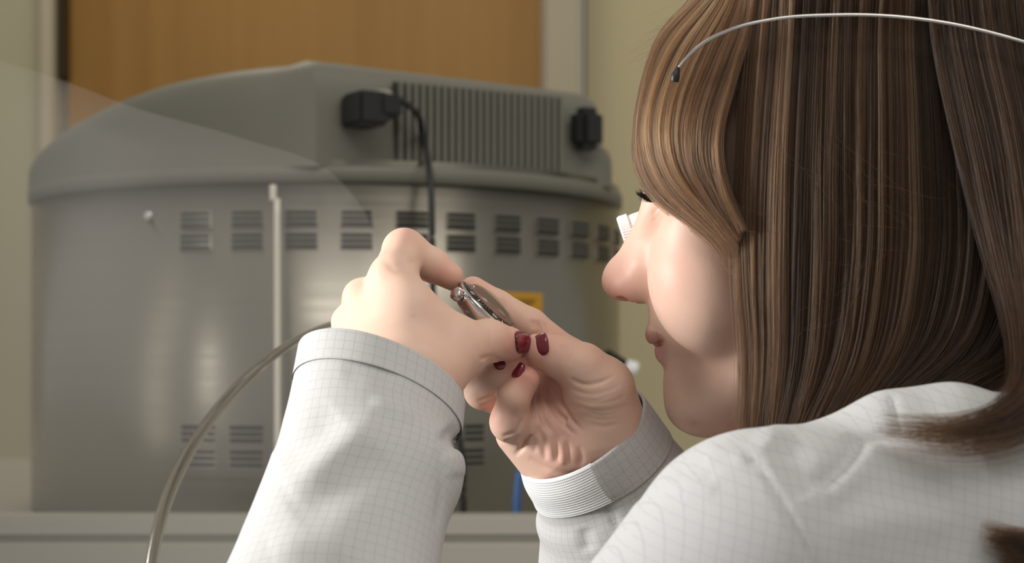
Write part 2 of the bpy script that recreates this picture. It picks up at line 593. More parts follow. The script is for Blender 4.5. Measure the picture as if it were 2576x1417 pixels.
# ------------------------------------------------------------------ her left hand, back towards the lens
nb_ = (-0.35, -0.9, 0.25)
body.group([Cone((955, 1080, -150), (985, 950, -50), 125, 120, nb_, 0.78),
            (Cone((1020, 940, -30), (990, 700, 110), 92, 60), 40),
            (Cone((985, 950, -30), (912, 750, 150), 95, 50), 45),
            (Cone((950, 950, 0), (880, 812, 185), 90, 46), 40),
            (Cone((920, 960, 30), (868, 880, 230), 80, 42), 40),
            (Cone((1060, 960, -10), (1145, 890, 75), 105, 70), 60),
            (Cone((1030, 790, 50), (1115, 850, 80), 78, 72), 60),
            (Cone((1145, 882, 80), (1228, 858, 150), 68, 54), 40),
            (Cone((1228, 858, 150), (1279, 866, 190), 55, 46), 20)], 40)
# index finger, bent over the top of the watch
body.group([Cone((990, 700, 110), (1017, 630, 255), 60, 56), (Cone((1017, 630, 255), (1088, 668, 272), 54, 45), 22),
            (Cone((1088, 668, 272), (1132, 695, 262), 45, 36), 14)], 22, 26)
# middle, ring and little finger curl away behind the watch
body.group([Cone((912, 750, 150), (985, 730, 330), 50, 46), (Cone((985, 730, 330), (1080, 790, 350), 44, 40), 15),
            (Cone((1080, 790, 350), (1130, 815, 335), 40, 33), 15)], 15, 14)
body.group([Cone((880, 812, 185), (935, 810, 350), 46, 43), (Cone((935, 810, 350), (1030, 850, 380), 42, 38), 15),
            (Cone((1030, 850, 380), (1085, 870, 360), 38, 32), 15)], 15, 14)
body.group([Cone((868, 880, 230), (905, 890, 360), 42, 38), (Cone((905, 890, 360), (975, 915, 390), 37, 33), 15),
            (Cone((975, 915, 390), (1020, 925, 370), 33, 28), 15)], 15, 14)

# ------------------------------------------------------------------ her right hand, palm towards the lens
RZ = 0
body.group([Cone((1610, 1340, 440), (1500, 1150, 370), 135, 130, (0.2, -1, 0.2), 0.75),
            (Cone((1410, 1130, 340), (1345, 1070, 320), 105, 80), 50),
            (Cone((1302, 1092, 335), (1372, 1168, 345), 60, 68), 30),
            (Cone((1470, 1100, 350), (1400, 980, 390), 110, 85), 50),
            (Cone((1520, 1075, 330), (1508, 985, 285), 118, 96), 50),
            (Cone((1498, 978, 270), (1462, 926, 245), 84, 63), 40),
            (Cone((1500, 1060, 380), (1440, 915, 350), 90, 58), 50),
            (Cone((1462, 924, 245), (1402, 898, 228), 63, 53), 25),
            (Cone((1402, 898, 228), (1360, 880, 212), 53, 46), 15)], 50)
body.group([Cone((1440, 915, 350), (1332, 822, 345), 57, 50), (Cone((1332, 822, 345), (1250, 771, 330), 49, 44), 12),
            (Cone((1250, 771, 330), (1190, 731, 318), 43, 38), 12)], 12, 30)
body.group([Cone((1400, 960, 400), (1300, 885, 420), 52, 46), (Cone((1300, 885, 420), (1240, 840, 380), 45, 38), 12)], 12, 20)
# ring finger
body.group([Cone((1345, 1030, 380), (1214, 984, 310), 54, 49), (Cone((1214, 984, 310), (1258, 948, 250), 47, 42), 14),
            (Cone((1258, 948, 250), (1296, 918, 225), 42, 33), 12)], 14, 12)
# little finger
body.group([Cone((1350, 1085, 340), (1284, 1062, 255), 60, 54), (Cone((1284, 1062, 255), (1292, 1000, 215), 51, 44), 16),
            (Cone((1292, 1000, 215), (1324, 955, 212), 44, 36), 12)], 16, 12)
# arms under the sleeves and the upper trunk under the coat
body.group([Cone((955, 1080, -150), (900, 1960, -480), 118, 150), (Cone((900, 1960, -480), (1980, 1660, -450), 150, 170), 40)], 40, 40)
body.group([Cone((1610, 1340, 440), (1850, 1900, 480), 125, 150), (Cone((1850, 1900, 480), (2350, 1700, 520), 150, 180), 40)], 40, 40)
body.group([Cone((1980, 1660, -450), (2350, 1700, 520), 170, 180)], 40, 60)
body.group([Cone(H(-40, 0, -150), W((2200, 1680, 40)), 0.058, 0.065, world=True)], 40, 80)
v, Q, nr = isosurface(body, 0.0009)
# ------------------------------------------------------------------ skin folds, wrinkles, colour of the body mesh
HANDZ_R = (120, 520); HANDZ_L = (-200, 300)
RH = [  # right palm: creases fanning out from under the thumb and around the little finger
    ([(1349, 936), (1351, 997), (1371, 1068), (1388, 1092)], 6, 8),
    ([(1362, 940), (1381, 1008), (1425, 1061), (1473, 1098), (1510, 1130)], 6.5, 10),
    ([(1388, 1031), (1418, 1068), (1450, 1098)], 4.5, 5),
    ([(1395, 985), (1425, 1040), (1468, 1088)], 5, 5),
    ([(1326, 985), (1341, 1031), (1342, 1068), (1317, 1122), (1294, 1148)], 6, 9),
    ([(1263, 1098), (1296, 1088), (1313, 1051)], 5, 5), ([(1268, 1110), (1290, 1106), (1306, 1094)], 4, 3),
    ([(1362, 1000), (1368, 1045), (1392, 1090)], 4.5, 4), ([(1405, 965), (1412, 1010), (1440, 1050)], 4.5, 3.5),
    ([(1344, 1100), (1346, 1140)], 5, 3), ([(1462, 1000), (1500, 1008), (1548, 990)], 4, 1.6), ([(1470, 1038), (1520, 1046), (1570, 1034)], 4, 1.6),
    ([(1432, 952), (1470, 968), (1510, 962), (1545, 945)], 5, 5),
    ([(1430, 975), (1475, 992), (1525, 985), (1565, 965)], 5, 2.2),
    ([(1440, 1000), (1490, 1015), (1540, 1010), (1580, 995)], 5, 1.8),
    ([(1450, 1022), (1500, 1035), (1550, 1030), (1590, 1018)], 5, 1.6),
    ([(1465, 1045), (1510, 1056), (1555, 1050)], 5, 1.4),
    ([(1480, 1066), (1520, 1074), (1560, 1066)], 5, 1.4),
    ([(1352, 1070), (1366, 1115), (1372, 1160)], 7, 4.5),
    ([(1392, 1085), (1400, 1125), (1402, 1165)], 7, 4.5),
    ([(1425, 1105), (1430, 1140), (1428, 1170)], 7, 4),
    ([(1455, 1120), (1462, 1145), (1458, 1175)], 7, 3.5),
    ([(1372, 1075), (1384, 1120), (1388, 1160)], 9, -4),
    ([(1410, 1100), (1416, 1140), (1416, 1170)], 9, -4),
    ([(1330, 1150), (1380, 1180), (1430, 1195), (1480, 1190)], 8, 4),
    ([(1350, 806), (1358, 832), (1346, 850)], 6, 6), ([(1338, 805), (1344, 828)], 5, 4),
    ([(1372, 812), (1382, 840)], 5, 3), ([(1262, 748), (1268, 775), (1262, 795)], 5, 4),
    ([(1198, 1010), (1222, 1004), (1250, 985)], 5, 4), ([(1206, 1022), (1235, 1012), (1258, 996)], 5, 3),
    ([(1410, 868), (1420, 890), (1418, 915)], 5, 2.2), ([(1424, 868), (1436, 892), (1434, 918)], 5, 2.2),
]
for k, (pl, wd, dp) in enumerate(RH): crease(v, nr, pl, wd, dp, zlim=(240, 520) if k in (0, 1, 4, 7) else HANDZ_R)
LH = [
    ([(962, 655), (990, 668), (1030, 662), (1060, 650)], 9, 2.5), ([(968, 668), (1000, 682), (1040, 676)], 7, 2.0),
    ([(1276, 826), (1292, 850), (1296, 885)], 5, 1.8), ([(1226, 812), (1236, 850), (1236, 890)], 8, 1.5),
    ([(1205, 905), (1235, 898), (1262, 906)], 6, 4.5), ([(1222, 912), (1248, 905), (1272, 908)], 5, 3),
]
for pl, wd, dp in LH: crease(v, nr, pl, wd, dp, zlim=HANDZ_L)
FACE = [([(1618, 770), (1632, 815), (1655, 850), (1676, 880), (1690, 915)], 11, 4.5),
        ([(1648, 508), (1662, 500), (1672, 520), (1664, 545)], 5, 3), ([(1640, 540), (1652, 528), (1664, 520)], 4, 2.5),
        ([(1640, 556), (1655, 545), (1668, 530)], 4, 2.0)]
for pl, wd, dp in FACE: crease(v, nr, pl, wd, dp)

blush = (0.55 * blob(v, (1545, 720), 60, (100, 700)) + 0.30 * blob(v, (1690, 690), (80, 90), (-200, 400))
         + 0.18 * blob(v, (965, 680), 26) + 0.25 * blob(v, (1018, 590), 34) + 0.35 * blob(v, (1290, 860), 40, (60, 260))
         + 0.45 * blob(v, (1360, 870), 50, HANDZ_R) + 0.5 * blob(v, (1300, 925), 42, HANDZ_R) + 0.45 * blob(v, (1330, 945), 40, HANDZ_R)
         + 0.35 * blob(v, (1240, 1040), 50, HANDZ_R) + 0.4 * blob(v, (1390, 1020), 70, HANDZ_R) + 0.35 * blob(v, (1420, 1150), 70, HANDZ_R)
         + 0.55 * blob(v, (1125, 690), 40, (200, 330)) + 0.4 * blob(v, (1200, 740), 50, (250, 420))
         + 0.5 * blob(v, (1745, 1065), (9, 7)) + 0.35 * blob(v, (1040, 795), (7, 5)))
hl = (v - HO) @ (HAX.T) * 1000.0           # head coordinates in mm
lipk = np.exp(-((hl[:, 2] + 50) / 8.5) ** 4) * (hl[:, 0] < 112) * (np.abs(hl[:, 1]) < 25 - np.abs(hl[:, 2] + 50) * 1.1)
lipk = lipk * np.clip((hl[:, 0] - 90) / 4, 0, 1)
nostril = np.exp(-(((hl[:, 1] - 9) / 3.4) ** 2 + ((hl[:, 2] + 21.5) / 2.6) ** 2 + ((hl[:, 0] - 106.5) / 4.5) ** 2))
blush = np.clip(blush + 0.9 * nostril, 0, 1)

person = mesh('person', v, Q, M_skin, attrs={'blush': blush, 'lip': np.clip(lipk, 0, 1) * 0.7})
tag(person, 'person with long brown hair in white lab coat bending over a watch in both hands', 'person')


def nail(ctr, axis, normal, wdt, lng, name='fingernail'):
    """curved lacquered plate: width across, length along the finger axis"""
    c = W(ctr); a = np.array(axis, float); n_ = np.array(normal, float)
    n_ /= np.linalg.norm(n_); a -= n_ * (a @ n_); a /= np.linalg.norm(a); b = np.cross(n_, a)
    nu, nv = 14, 16
    V = []; Fq = []
    R = wdt * 0.62
    for side in (0, 1):
        for i in range(nu + 1):
            for j in range(nv + 1):
                s = i / nu * 2 - 1; t = j / nv * 2 - 1
                e = math.sqrt(max(0, 1 - abs(t) ** 2.6)) if t > 0 else math.sqrt(max(0, 1 - abs(t) ** 2.4))
                wx = s * e * wdt / 2
                ang = wx / R
                h = R * (math.cos(ang) - 1) - 0.05 * lng * t * t - side * 4.0 - 2.5 * max(abs(s) ** 8, abs(t) ** 8)
                V.append(c + U * (b * R * math.sin(ang) + a * (t * lng / 2) + n_ * h))
    K = (nu + 1) * (nv + 1); ix = lambda s, i, j: s * K + i * (nv + 1) + j
    for i in range(nu):
        for j in range(nv):
            Fq.append((ix(0, i, j), ix(0, i + 1, j), ix(0, i + 1, j + 1), ix(0, i, j + 1)))
            Fq.append((ix(1, i, j), ix(1, i, j + 1), ix(1, i + 1, j + 1), ix(1, i + 1, j)))
    for i in range(nu):
        Fq.append((ix(0, i, 0), ix(1, i, 0), ix(1, i + 1, 0), ix(0, i + 1, 0)))
        Fq.append((ix(0, i, nv), ix(0, i + 1, nv), ix(1, i + 1, nv), ix(1, i, nv)))
    for j in range(nv):
        Fq.append((ix(0, 0, j), ix(0, 0, j + 1), ix(1, 0, j + 1), ix(1, 0, j)))
        Fq.append((ix(0, nu, j), ix(1, nu, j), ix(1, nu, j + 1), ix(0, nu, j + 1)))
    o = mesh(name, V, Fq, M_nail, person)
    return o


# world axes: x right, y away, z up
nail((1323, 859, 160), (0.68, 0.73, 0.05), (0.77, -0.62, 0.14), 68, 64)
nail((1356, 861, 167), (-0.66, 0.62, -0.42), (-0.50, -0.82, 0.30), 72, 46)
nail((1263, 908, 205), (0.9, -0.2, 0.35), (-0.10, -0.78, 0.55), 44, 50)
nail((1296, 928, 192), (0.55, 0.35, 0.6), (-0.72, -0.55, 0.42), 46, 46)

# upper lashes of her left eye
def lashes():
    V = []; Fq = []
    for k in range(110):
        s = k / 109
        root = H(79.0 + 1.2 * math.sin(s * math.pi) - 3.4 * s ** 2, 23 + 18 * s, 20.6 - 1.2 * s)
        d = head_rot(np.array([0.80, 0.25 + 0.6 * (s - 0.3), 0.12 + 0.10 * rng.standard_normal()]))
        L = 11.5 + rng.uniform(-2.5, 1.5)
        upv = head_rot(np.array([-0.1, 0, 1.0]))
        pts = [root + d * L * t + upv * (L * 0.32 * t * t) for t in np.linspace(0, 1, 6)]
        sd = np.cross(d, upv); sd /= np.linalg.norm(sd)
        n0 = len(V)
        for i, p in enumerate(pts):
            r = 0.00026 * (1 - i / 6.2)
            for q in range(3):
                an = q * 2.094
                V.append(p + r * (math.cos(an) * sd + math.sin(an) * upv * 1000 / np.linalg.norm(upv * 1000)))
        for i in range(5):
            for q in range(3):
                Fq.append((n0 + i * 3 + q, n0 + i * 3 + (q + 1) % 3, n0 + i * 3 + 3 + (q + 1) % 3, n0 + i * 3 + 3 + q))
    return mesh('eyelashes', V, Fq, M_lash, person)
lashes()


# ------------------------------------------------------------------ lab coat
def ring_rows(rows, n):
    return catmull(np.array(rows, float), n)


def sleeve(name, rows, e2, m, parent, n=90, nth=96, off=0.0, th0=0.0, th1=2 * math.pi, folds=(), lining=0.0, t0=0.0, t1=1.0, uvs=(0, 0)):
    """cloth tube from traced side lines; e2 is the half axis facing the lens"""
    R = ring_rows(rows, 200)
    sel = np.linspace(t0, t1, n) * 199
    i0 = np.clip(sel.astype(int), 0, 198); fr = (sel - i0)[:, None]
    R = R[i0] * (1 - fr) + R[i0 + 1] * fr
    e2 = np.asarray(e2, float) / np.linalg.norm(e2)
    closed = abs(th1 - th0 - 2 * math.pi) < 1e-6
    th = np.linspace(th0, th1, nth, endpoint=not closed)
    V = np.zeros((n, nth, 3)); cen = np.zeros((n, 3)); half = np.zeros(n)
    for i, (lx, ly, rx, ry, z, b) in enumerate(R):
        L = W((lx, ly, z)); Rr = W((rx, ry, z)); cen[i] = (L + Rr) / 2; a = (Rr - L) / 2
        half[i] = np.linalg.norm(a)
        ct, st = np.cos(th), np.sin(th)
        V[i] = cen[i] + a[None] * ct[:, None] * (1 + off * U / half[i]) + e2[None] * ((b + off) * U * st)[:, None]
    if closed:
        dth = np.roll(V, -1, 1) - np.roll(V, 1, 1)
    else:
        dth = np.gradient(V, axis=1)
    dt = np.gradient(V, axis=0)
    nrm = np.cross(dth, dt); nrm /= np.linalg.norm(nrm, axis=2)[:, :, None]
    if ((nrm * (V - cen[:, None])).sum(2)).mean() < 0: nrm = -nrm
    r0 = (half.mean() + R[:, 5].mean() * U) / 2
    uu = np.repeat((th * r0)[None], n, 0); ln = np.concatenate([[0], np.cumsum(np.linalg.norm(np.diff(V[:, nth // 4], axis=0), axis=1))])
    vv = np.repeat(ln[:, None], nth, 1)
    f = V.reshape(-1, 3).copy(); fn = nrm.reshape(-1, 3)
    for pl, wd, dp in folds: crease(f, fn, pl, wd, dp, taper=0.5)
    V = f.reshape(n, nth, 3)
    if lining:
        k = max(4, n // 5)
        inner = cen[:k, None] + (V[:k] - cen[:k, None]) * (1 - lining)
        ax = (cen[0] - cen[1]) / np.linalg.norm(cen[0] - cen[1])
        lip = cen[0] + (V[0] - cen[0]) * (1 - lining / 2) + ax * lining * half[0] * 0.5
        V = np.concatenate([inner[::-1], lip[None], V]); uu = np.concatenate([uu[:k], uu[:1], uu]); vv = np.concatenate([-vv[:k][::-1] - .002, vv[:1] - .001, vv])
        n = len(V)
    Fq = []
    jn = nth if closed else nth - 1
    I = np.arange(n - 1)[:, None]; J = np.arange(jn)[None]
    J2 = (J + 1) % nth
    Fq = np.stack([I * nth + J, I * nth + J2, (I + 1) * nth + J2, (I + 1) * nth + J], -1).reshape(-1, 4)
    return mesh(name, V.reshape(-1, 3), Fq, m, parent, uv=np.stack([uu.ravel() + uvs[0], vv.ravel() + uvs[1]], 1))


# trunk and shoulder of the coat
coat = Field()
coat.group([Cone((1905, 1424, -600), (1380, 1950, -640), 272, 232), (Cone((1380, 1950, -640), (960, 2010, -520), 232, 212), 60), (Cone((1960, 1442, -570), (2330, 1360, -450), 262, 330), 160),
            (Ell((2520, 1830, -420), (640, 640, 400)), 160), (Ell((2250, 1880, -250), (520, 560, 420)), 120)], 150)
coat.group([Cone((2120, 1180, -470), (2240, 1094, -520), 92, 84), (Cone((2240, 1094, -520), (2400, 1074, -500), 84, 82), 40), (Cone((2400, 1074, -500), (2560, 1095, -440), 82, 84), 40), (Cone((2560, 1095, -440), (2760, 1180, -250), 84, 90), 40)], 40, 70)
coat.group([Cone((2560, 1480, -150), (2430, 1560, 520), 330, 300)], 60, 100)
cv, cq, cn = isosurface(coat, 0.0022, hi=(9, 9, CAMZ + 0.2), lo=(-1, 0, CAMZ - 0.34))
CF = [([(1868, 1128), (1925, 1195), (1972, 1275), (2012, 1350), (2045, 1430)], 9, 6),
      ([(1880, 1118), (1942, 1190), (1992, 1275), (2035, 1350), (2068, 1430)], 22, -2),
      ([(2170, 1098), (2120, 1165), (2060, 1225)], 22, 22), ([(2215, 1120), (2150, 1190), (2075, 1270)], 30, -9),
      ([(1960, 1100), (2000, 1180), (2040, 1240)], 40, 12), ([(1930, 1075), (1950, 1130)], 30, -6),
      ([(1770, 1150), (1830, 1140), (1880, 1165)], 20, -5), ([(1700, 1190), (1760, 1180), (1800, 1200)], 20, 4),
      ([(1690, 1240), (1760, 1225), (1800, 1240)], 20, -4), ([(1600, 1270), (1680, 1240), (1720, 1262)], 22, 4),
      ([(2240, 990), (2250, 1040), (2262, 1092)], 9, 8), ([(2120, 1110), (2200, 1098), (2300, 1100), (2420, 1110), (2540, 1120)], 12, 12),
      ([(2100, 1330), (2250, 1300), (2400, 1310)], 50, -8), ([(2080, 1280), (2230, 1240), (2420, 1240)], 50, 7)]
for pl, wd, dp in CF: crease(cv, cn, pl, wd, dp, taper=0.3)
ue = np.array([0.92, 0.30, -0.25]); ve = np.array([0.25, -0.1, 0.96])
coat_o = mesh('lab_coat', cv, cq, M_coat_trunk, person, uv=np.stack([cv @ ue, cv @ ve], 1))

# her left sleeve: cuff opening tipped away from the lens, forearm running down and towards it
LS = [(756, 897, 1166, 1003, -40, 188), (744, 962, 1160, 1062, -75, 192), (728, 1040, 1150, 1112, -120, 196),
      (705, 1120, 1166, 1158, -165, 200), (676, 1205, 1160, 1215, -215, 205), (640, 1300, 1125, 1300, -270, 210),
      (600, 1400, 1106, 1400, -325, 220), (545, 1540, 1100, 1540, -400, 235), (530, 1720, 1160, 1730, -450, 250), (620, 1960, 1240, 1980, -485, 260)]
LE2 = (-0.10, -0.82, 0.56)
LF = [([(720, 1230), (800, 1175), (880, 1110), (960, 1060)], 44, -15), ([(700, 1160), (790, 1090), (850, 1040)], 44, 11),
      ([(740, 1300), (860, 1220), (960, 1140)], 60, 14), ([(930, 1012), (985, 1025), (1040, 1055)], 20, -6),
      ([(1118, 1080), (1150, 1112), (1172, 1116)], 22, 16), ([(1100, 1130), (1112, 1190), (1108, 1260), (1095, 1330)], 9, 6),
      ([(1125, 1140), (1145, 1165), (1150, 1200)], 22, -7), ([(680, 1380), (800, 1360), (900, 1390)], 50, -12), ([(860, 935), (930, 932), (1000, 955)], 34, 5)]
sleeve('sleeve', LS, LE2, M_coat, coat_o, t0=0.045, folds=LF, n=170, nth=150)
sleeve('cuff', LS, LE2, M_coat, coat_o, off=3.2, t1=0.0715, n=26, nth=150, lining=0.035, uvs=(0.002, 0.001))

# her right sleeve: twill cuff with a rib-knit insert on the little-finger side
RS = [(1312, 1188, 1616, 997, 345, 150), (1322, 1225, 1640, 1030, 352, 152), (1345, 1268, 1676, 1080, 365, 150), (1356, 1302, 1700, 1112, 375, 150),
      (1351, 1330, 1735, 1152, 385, 165), (1361, 1372, 1785, 1210, 400, 185), (1358, 1440, 1850, 1310, 420, 200), (1380, 1600, 1950, 1480, 460, 215)]
RE2 = (0.22, -0.86, -0.46)
RF = [([(1500, 1250), (1540, 1300), (1560, 1330)], 7, 8), ([(1440, 1260), (1520, 1280), (1590, 1230)], 14, 5), ([(1470, 1330), (1480, 1390)], 16, 9)]
PI = math.pi
sleeve('sleeve', RS, RE2, M_coat, coat_o, t0=0.20, folds=RF, n=80, nth=110)
sleeve('cuff', RS, RE2, M_coat, coat_o, off=4, t1=0.23, n=30, nth=90, lining=0.05, th0=-0.55 * PI, th1=0.53 * PI, folds=RF)
sleeve('knit_cuff', RS, RE2, M_knit, coat_o, off=3, t1=0.225, n=40, nth=60, lining=0.06, th0=0.525 * PI, th1=1.46 * PI)
# ------------------------------------------------------------------ hair
hb_ = Field()
hb_.group([hell((-14, 0, 46), (90, 71, 82)),
           (Cone((2000, 500, -105), (1990, 1010, -100), 84, 74), 60), (Cone((2160, 500, -112), (2110, 1000, -115), 92, 80), 60),
           (Cone((2350, 480, -105), (2300, 860, -115), 95, 80), 60), (Cone((2520, 500, -90), (2480, 830, -120), 100, 84), 60)], 60)
hv, hq, hn = isosurface(hb_, 0.0035)
hair = mesh('hair', hv, hq, M_hairbase, person)


def strands(name, guides, n, pts=26, spread=5.0, depth=55.0, clumps=120, clump_tight=0.75, r=0.00011, tint=(0.45, 0.2), wob=4.0, tip=0.5, vary_end=0.0, vpow=3.0, tgrad=None, seed=1):
    """hair fibres interpolated between traced guide locks, gathered into clumps"""
    rg = np.random.default_rng(seed)
    G = np.stack([catmull(np.array(q, float), pts) for q in guides])        # K,pts,3
    K = len(G)
    cu = np.sort(rg.uniform(0, 1, clumps)); cdp = rg.uniform(0, 1, clumps) ** 1.3
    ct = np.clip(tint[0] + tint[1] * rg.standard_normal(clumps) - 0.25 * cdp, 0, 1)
    cw = rg.normal(0, 1, (clumps, 4))
    t = np.linspace(0, 1, pts)
    cid = rg.integers(0, clumps, n)
    s = cu[cid] + rg.normal(0, 0.5 / clumps, n) * 1.2
    su = np.clip(s, 0, 1) * (K - 1); i = np.clip(su.astype(int), 0, K - 2); f = (su - i)[:, None, None]
    X = G[i] * (1 - f) + G[i + 1] * f                                        # n,pts,3
    f2 = np.clip(cu[cid], 0, 1) * (K - 1); i2 = np.clip(f2.astype(int), 0, K - 2); g2 = (f2 - i2)[:, None, None]
    XC = G[i2] * (1 - g2) + G[i2 + 1] * g2
    pull = (clump_tight * np.clip(t * 2.0, 0, 1))[None, :, None]
    X = X * (1 - pull) + XC * pull
    ph = cw[cid]
    offx = spread * rg.standard_normal((n, 1)) * (0.5 + 0.8 * t)[None] + 6.0 * np.sin(2.2 * t[None] * 2 + ph[:, :1] * 3) * ph[:, 1:2] * t[None]
    offx += wob * np.sin(t[None] * rg.uniform(2, 7, (n, 1)) + rg.uniform(0, 6.3, (n, 1))) * rg.standard_normal((n, 1)) * 0.5
    offz = depth * (cdp[cid][:, None]) + rg.uniform(0, 16, (n, 1)) + 5 * np.sin(3 * t[None] + ph[:, 2:3] * 3)
    # offsets act across the lock in the picture plane and inwards in depth
    T = np.gradient(X[:, :, :2], axis=1); T /= np.maximum(np.linalg.norm(T, axis=2)[:, :, None], 1e-6)
    X = X.copy()
    X[:, :, 0] += -T[:, :, 1] * offx; X[:, :, 1] += T[:, :, 0] * offx; X[:, :, 2] += offz
    if vary_end:
        e = 1 - vary_end * rg.uniform(0, 1, n) ** vpow
        idx = t[None] * e[:, None] * (pts - 1); a = np.clip(idx.astype(int), 0, pts - 2); fr = (idx - a)[:, :, None]
        X = np.take_along_axis(X, a[:, :, None], 1) * (1 - fr) + np.take_along_axis(X, a[:, :, None] + 1, 1) * fr
    d = D0 + X[:, :, 2] * U
    Wd = np.stack([(X[:, :, 0] - 1288) / FPX * d, d, CAMZ - (X[:, :, 1] - HOR) / FPX * d], -1)
    hc = bpy.data.hair_curves.new(name)
    hc.add_curves([pts] * n)
    hc.attributes['position'].data.foreach_set('vector', Wd.astype(np.float32).ravel())
    ra = hc.attributes.get('radius') or hc.attributes.new('radius', 'FLOAT', 'POINT')
    rad = r * rg.uniform(0.7, 1.25, (n, 1)) * np.interp(t, [0, 0.75, 1], [1, 1, tip])[None]
    ra.data.foreach_set('value', rad.astype(np.float32).ravel())
    ta = hc.attributes.new('tint', 'FLOAT', 'CURVE')
    lowf = sum(np.sin(s * fq + pq) for fq, pq in zip(rg.uniform(6, 60, 6), rg.uniform(0, 6.3, 6))) / 6
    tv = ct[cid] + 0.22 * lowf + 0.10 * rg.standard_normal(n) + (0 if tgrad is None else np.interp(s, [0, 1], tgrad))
    ta.data.foreach_set('value', np.clip(tv, 0, 1).astype(np.float32))
    o = bpy.data.objects.new(name, hc)
    hc.materials.append(M_hair)
    C.objects.link(o)
    o.parent = hair; bpy.context.view_layer.update(); o.matrix_parent_inverse = hair.matrix_world.inverted()
    return o


SIDE = [
    [(1905, -130, -120), (1890, 0, -145), (1866, 300, -165), (1856, 600, -168), (1862, 750, -165), (1874, 900, -160), (1875, 1000, -158), (1870, 1110, -155)],
    [(2000, -130, -150), (1985, 100, -195), (1968, 400, -215), (1962, 700, -215), (1962, 900, -205), (1940, 1120, -190)],
    [(2110, -130, -150), (2100, 100, -205), (2092, 400, -230), (2088, 700, -230), (2068, 900, -222), (1995, 1125, -212)],
    [(2210, -130, -150), (2210, 100, -205), (2212, 400, -232), (2205, 700, -236), (2172, 900, -232), (2060, 1115, -225)],
    [(2310, -130, -140), (2322, 100, -195), (2338, 400, -228), (2340, 650, -238), (2300, 850, -240), (2140, 1070, -240)],
    [(2420, -130, -120), (2442, 100, -180), (2482, 400, -215), (2490, 650, -238), (2440, 850, -250), (2270, 1005, -262)],
    [(2520, -130, -100), (2555, 150, -160), (2605, 450, -200), (2610, 700, -240), (2555, 880, -262), (2390, 990, -290)],
    [(2600, -130, -60), (2650, 150, -110), (2700, 450, -150), (2700, 700, -200), (2640, 880, -262), (2480, 1000, -310)],
]
# carry every lock up over the crown to the parting
SIDE = [[(2080 + (q[0][0] - 2080) * 0.35, -262, 190), (2080 + (q[0][0] - 2080) * 0.8, -218, 0)] + q for q in SIDE]
strands('side_hair', SIDE, 20000, spread=6.5, clumps=620, clump_tight=0.55, depth=50, tint=(0.27, 0.22), vary_end=0.10, tgrad=(0.14, -0.36), seed=3)  # tint darkens towards the back: shade away from the lamp put into the colour
FRINGE = [
    [(1835, -70, 120), (1745, 8, 100), (1660, 100, 70), (1622, 215, 50), (1606, 330, 40), (1612, 430, 20), (1664, 506, -20), (1728, 552, -80), (1800, 612, -130), (1852, 690, -150)],
    [(1860, -80, 40), (1770, 20, 20), (1690, 115, -10), (1642, 235, -30), (1628, 345, -40), (1655, 440, -60), (1722, 515, -100), (1795, 580, -140), (1856, 660, -165)],
    [(1885, -95, -40), (1805, 30, -70), (1735, 145, -95), (1690, 270, -110), (1686, 370, -118), (1718, 455, -128), (1780, 525, -150), (1858, 620, -178)],
    [(1910, -110, -90), (1855, 40, -125), (1795, 180, -145), (1752, 310, -158), (1752, 410, -162), (1795, 500, -172), (1862, 600, -188)],
    [(1940, -120, -125), (1900, 50, -160), (1850, 220, -180), (1818, 360, -190), (1828, 470, -196), (1868, 580, -202)],
]
FRINGE = [[(2010, -225, 150), (q[0][0] + 70, -150, (q[0][2] + 120) / 2)] + q for q in FRINGE]
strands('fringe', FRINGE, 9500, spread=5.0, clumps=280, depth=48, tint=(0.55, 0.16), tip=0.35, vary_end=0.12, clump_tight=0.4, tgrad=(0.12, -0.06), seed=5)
FARF = [[(1790, -80, 330), (1740, 0, 330), (1665, 90, 300), (1636, 200, 270), (1618, 330, 250), (1622, 420, 230), (1652, 482, 200)],
        [(1835, -70, 150), (1745, 12, 130), (1660, 105, 100), (1628, 220, 80), (1612, 335, 70), (1616, 425, 50), (1650, 490, 20)]]
strands('fringe', FARF, 2500, spread=4.0, clumps=40, depth=10, tint=(0.65, 0.12), tip=0.35, vary_end=0.1, seed=6)
BACK = [
    [(2330, -130, -160), (2350, 100, -225), (2400, 350, -275), (2480, 650, -330), (2530, 820, -430), (2548, 940, -545), (2530, 1005, -620), (2440, 1052, -700), (2300, 1064, -712), (2200, 1050, -702)],
    [(2440, -130, -160), (2480, 100, -235), (2540, 350, -290), (2585, 650, -360), (2612, 850, -490), (2590, 1000, -630), (2470, 1075, -745), (2330, 1085, -748), (2190, 1078, -748)],
    [(2540, -130, -150), (2590, 150, -240), (2640, 450, -310), (2660, 750, -400), (2660, 950, -575), (2580, 1075, -715), (2440, 1115, -770), (2310, 1110, -775), (2215, 1095, -765)],
    [(2620, -130, -150), (2680, 200, -240), (2720, 550, -330), (2730, 850, -460), (2690, 1020, -640), (2590, 1105, -745), (2460, 1138, -790), (2340, 1132, -795), (2240, 1110, -780)],
]
BACK = [[(2150 + (q[0][0] - 2150) * 0.4, -258, 200), (2150 + (q[0][0] - 2150) * 0.85, -215, 0)] + q for q in BACK]
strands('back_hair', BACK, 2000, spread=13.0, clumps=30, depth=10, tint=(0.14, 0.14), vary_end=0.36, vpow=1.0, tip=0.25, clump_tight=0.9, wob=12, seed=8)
TUFT = [[(2760, 1180, -560), (2700, 1290, -680), (2620, 1345, -760), (2540, 1345, -800), (2460, 1325, -815)],
        [(2780, 1230, -560), (2720, 1340, -680), (2640, 1400, -770), (2560, 1400, -820), (2490, 1370, -835)],
        [(2800, 1290, -560), (2740, 1400, -700), (2660, 1460, -790), (2590, 1470, -840), (2530, 1440, -850)]]
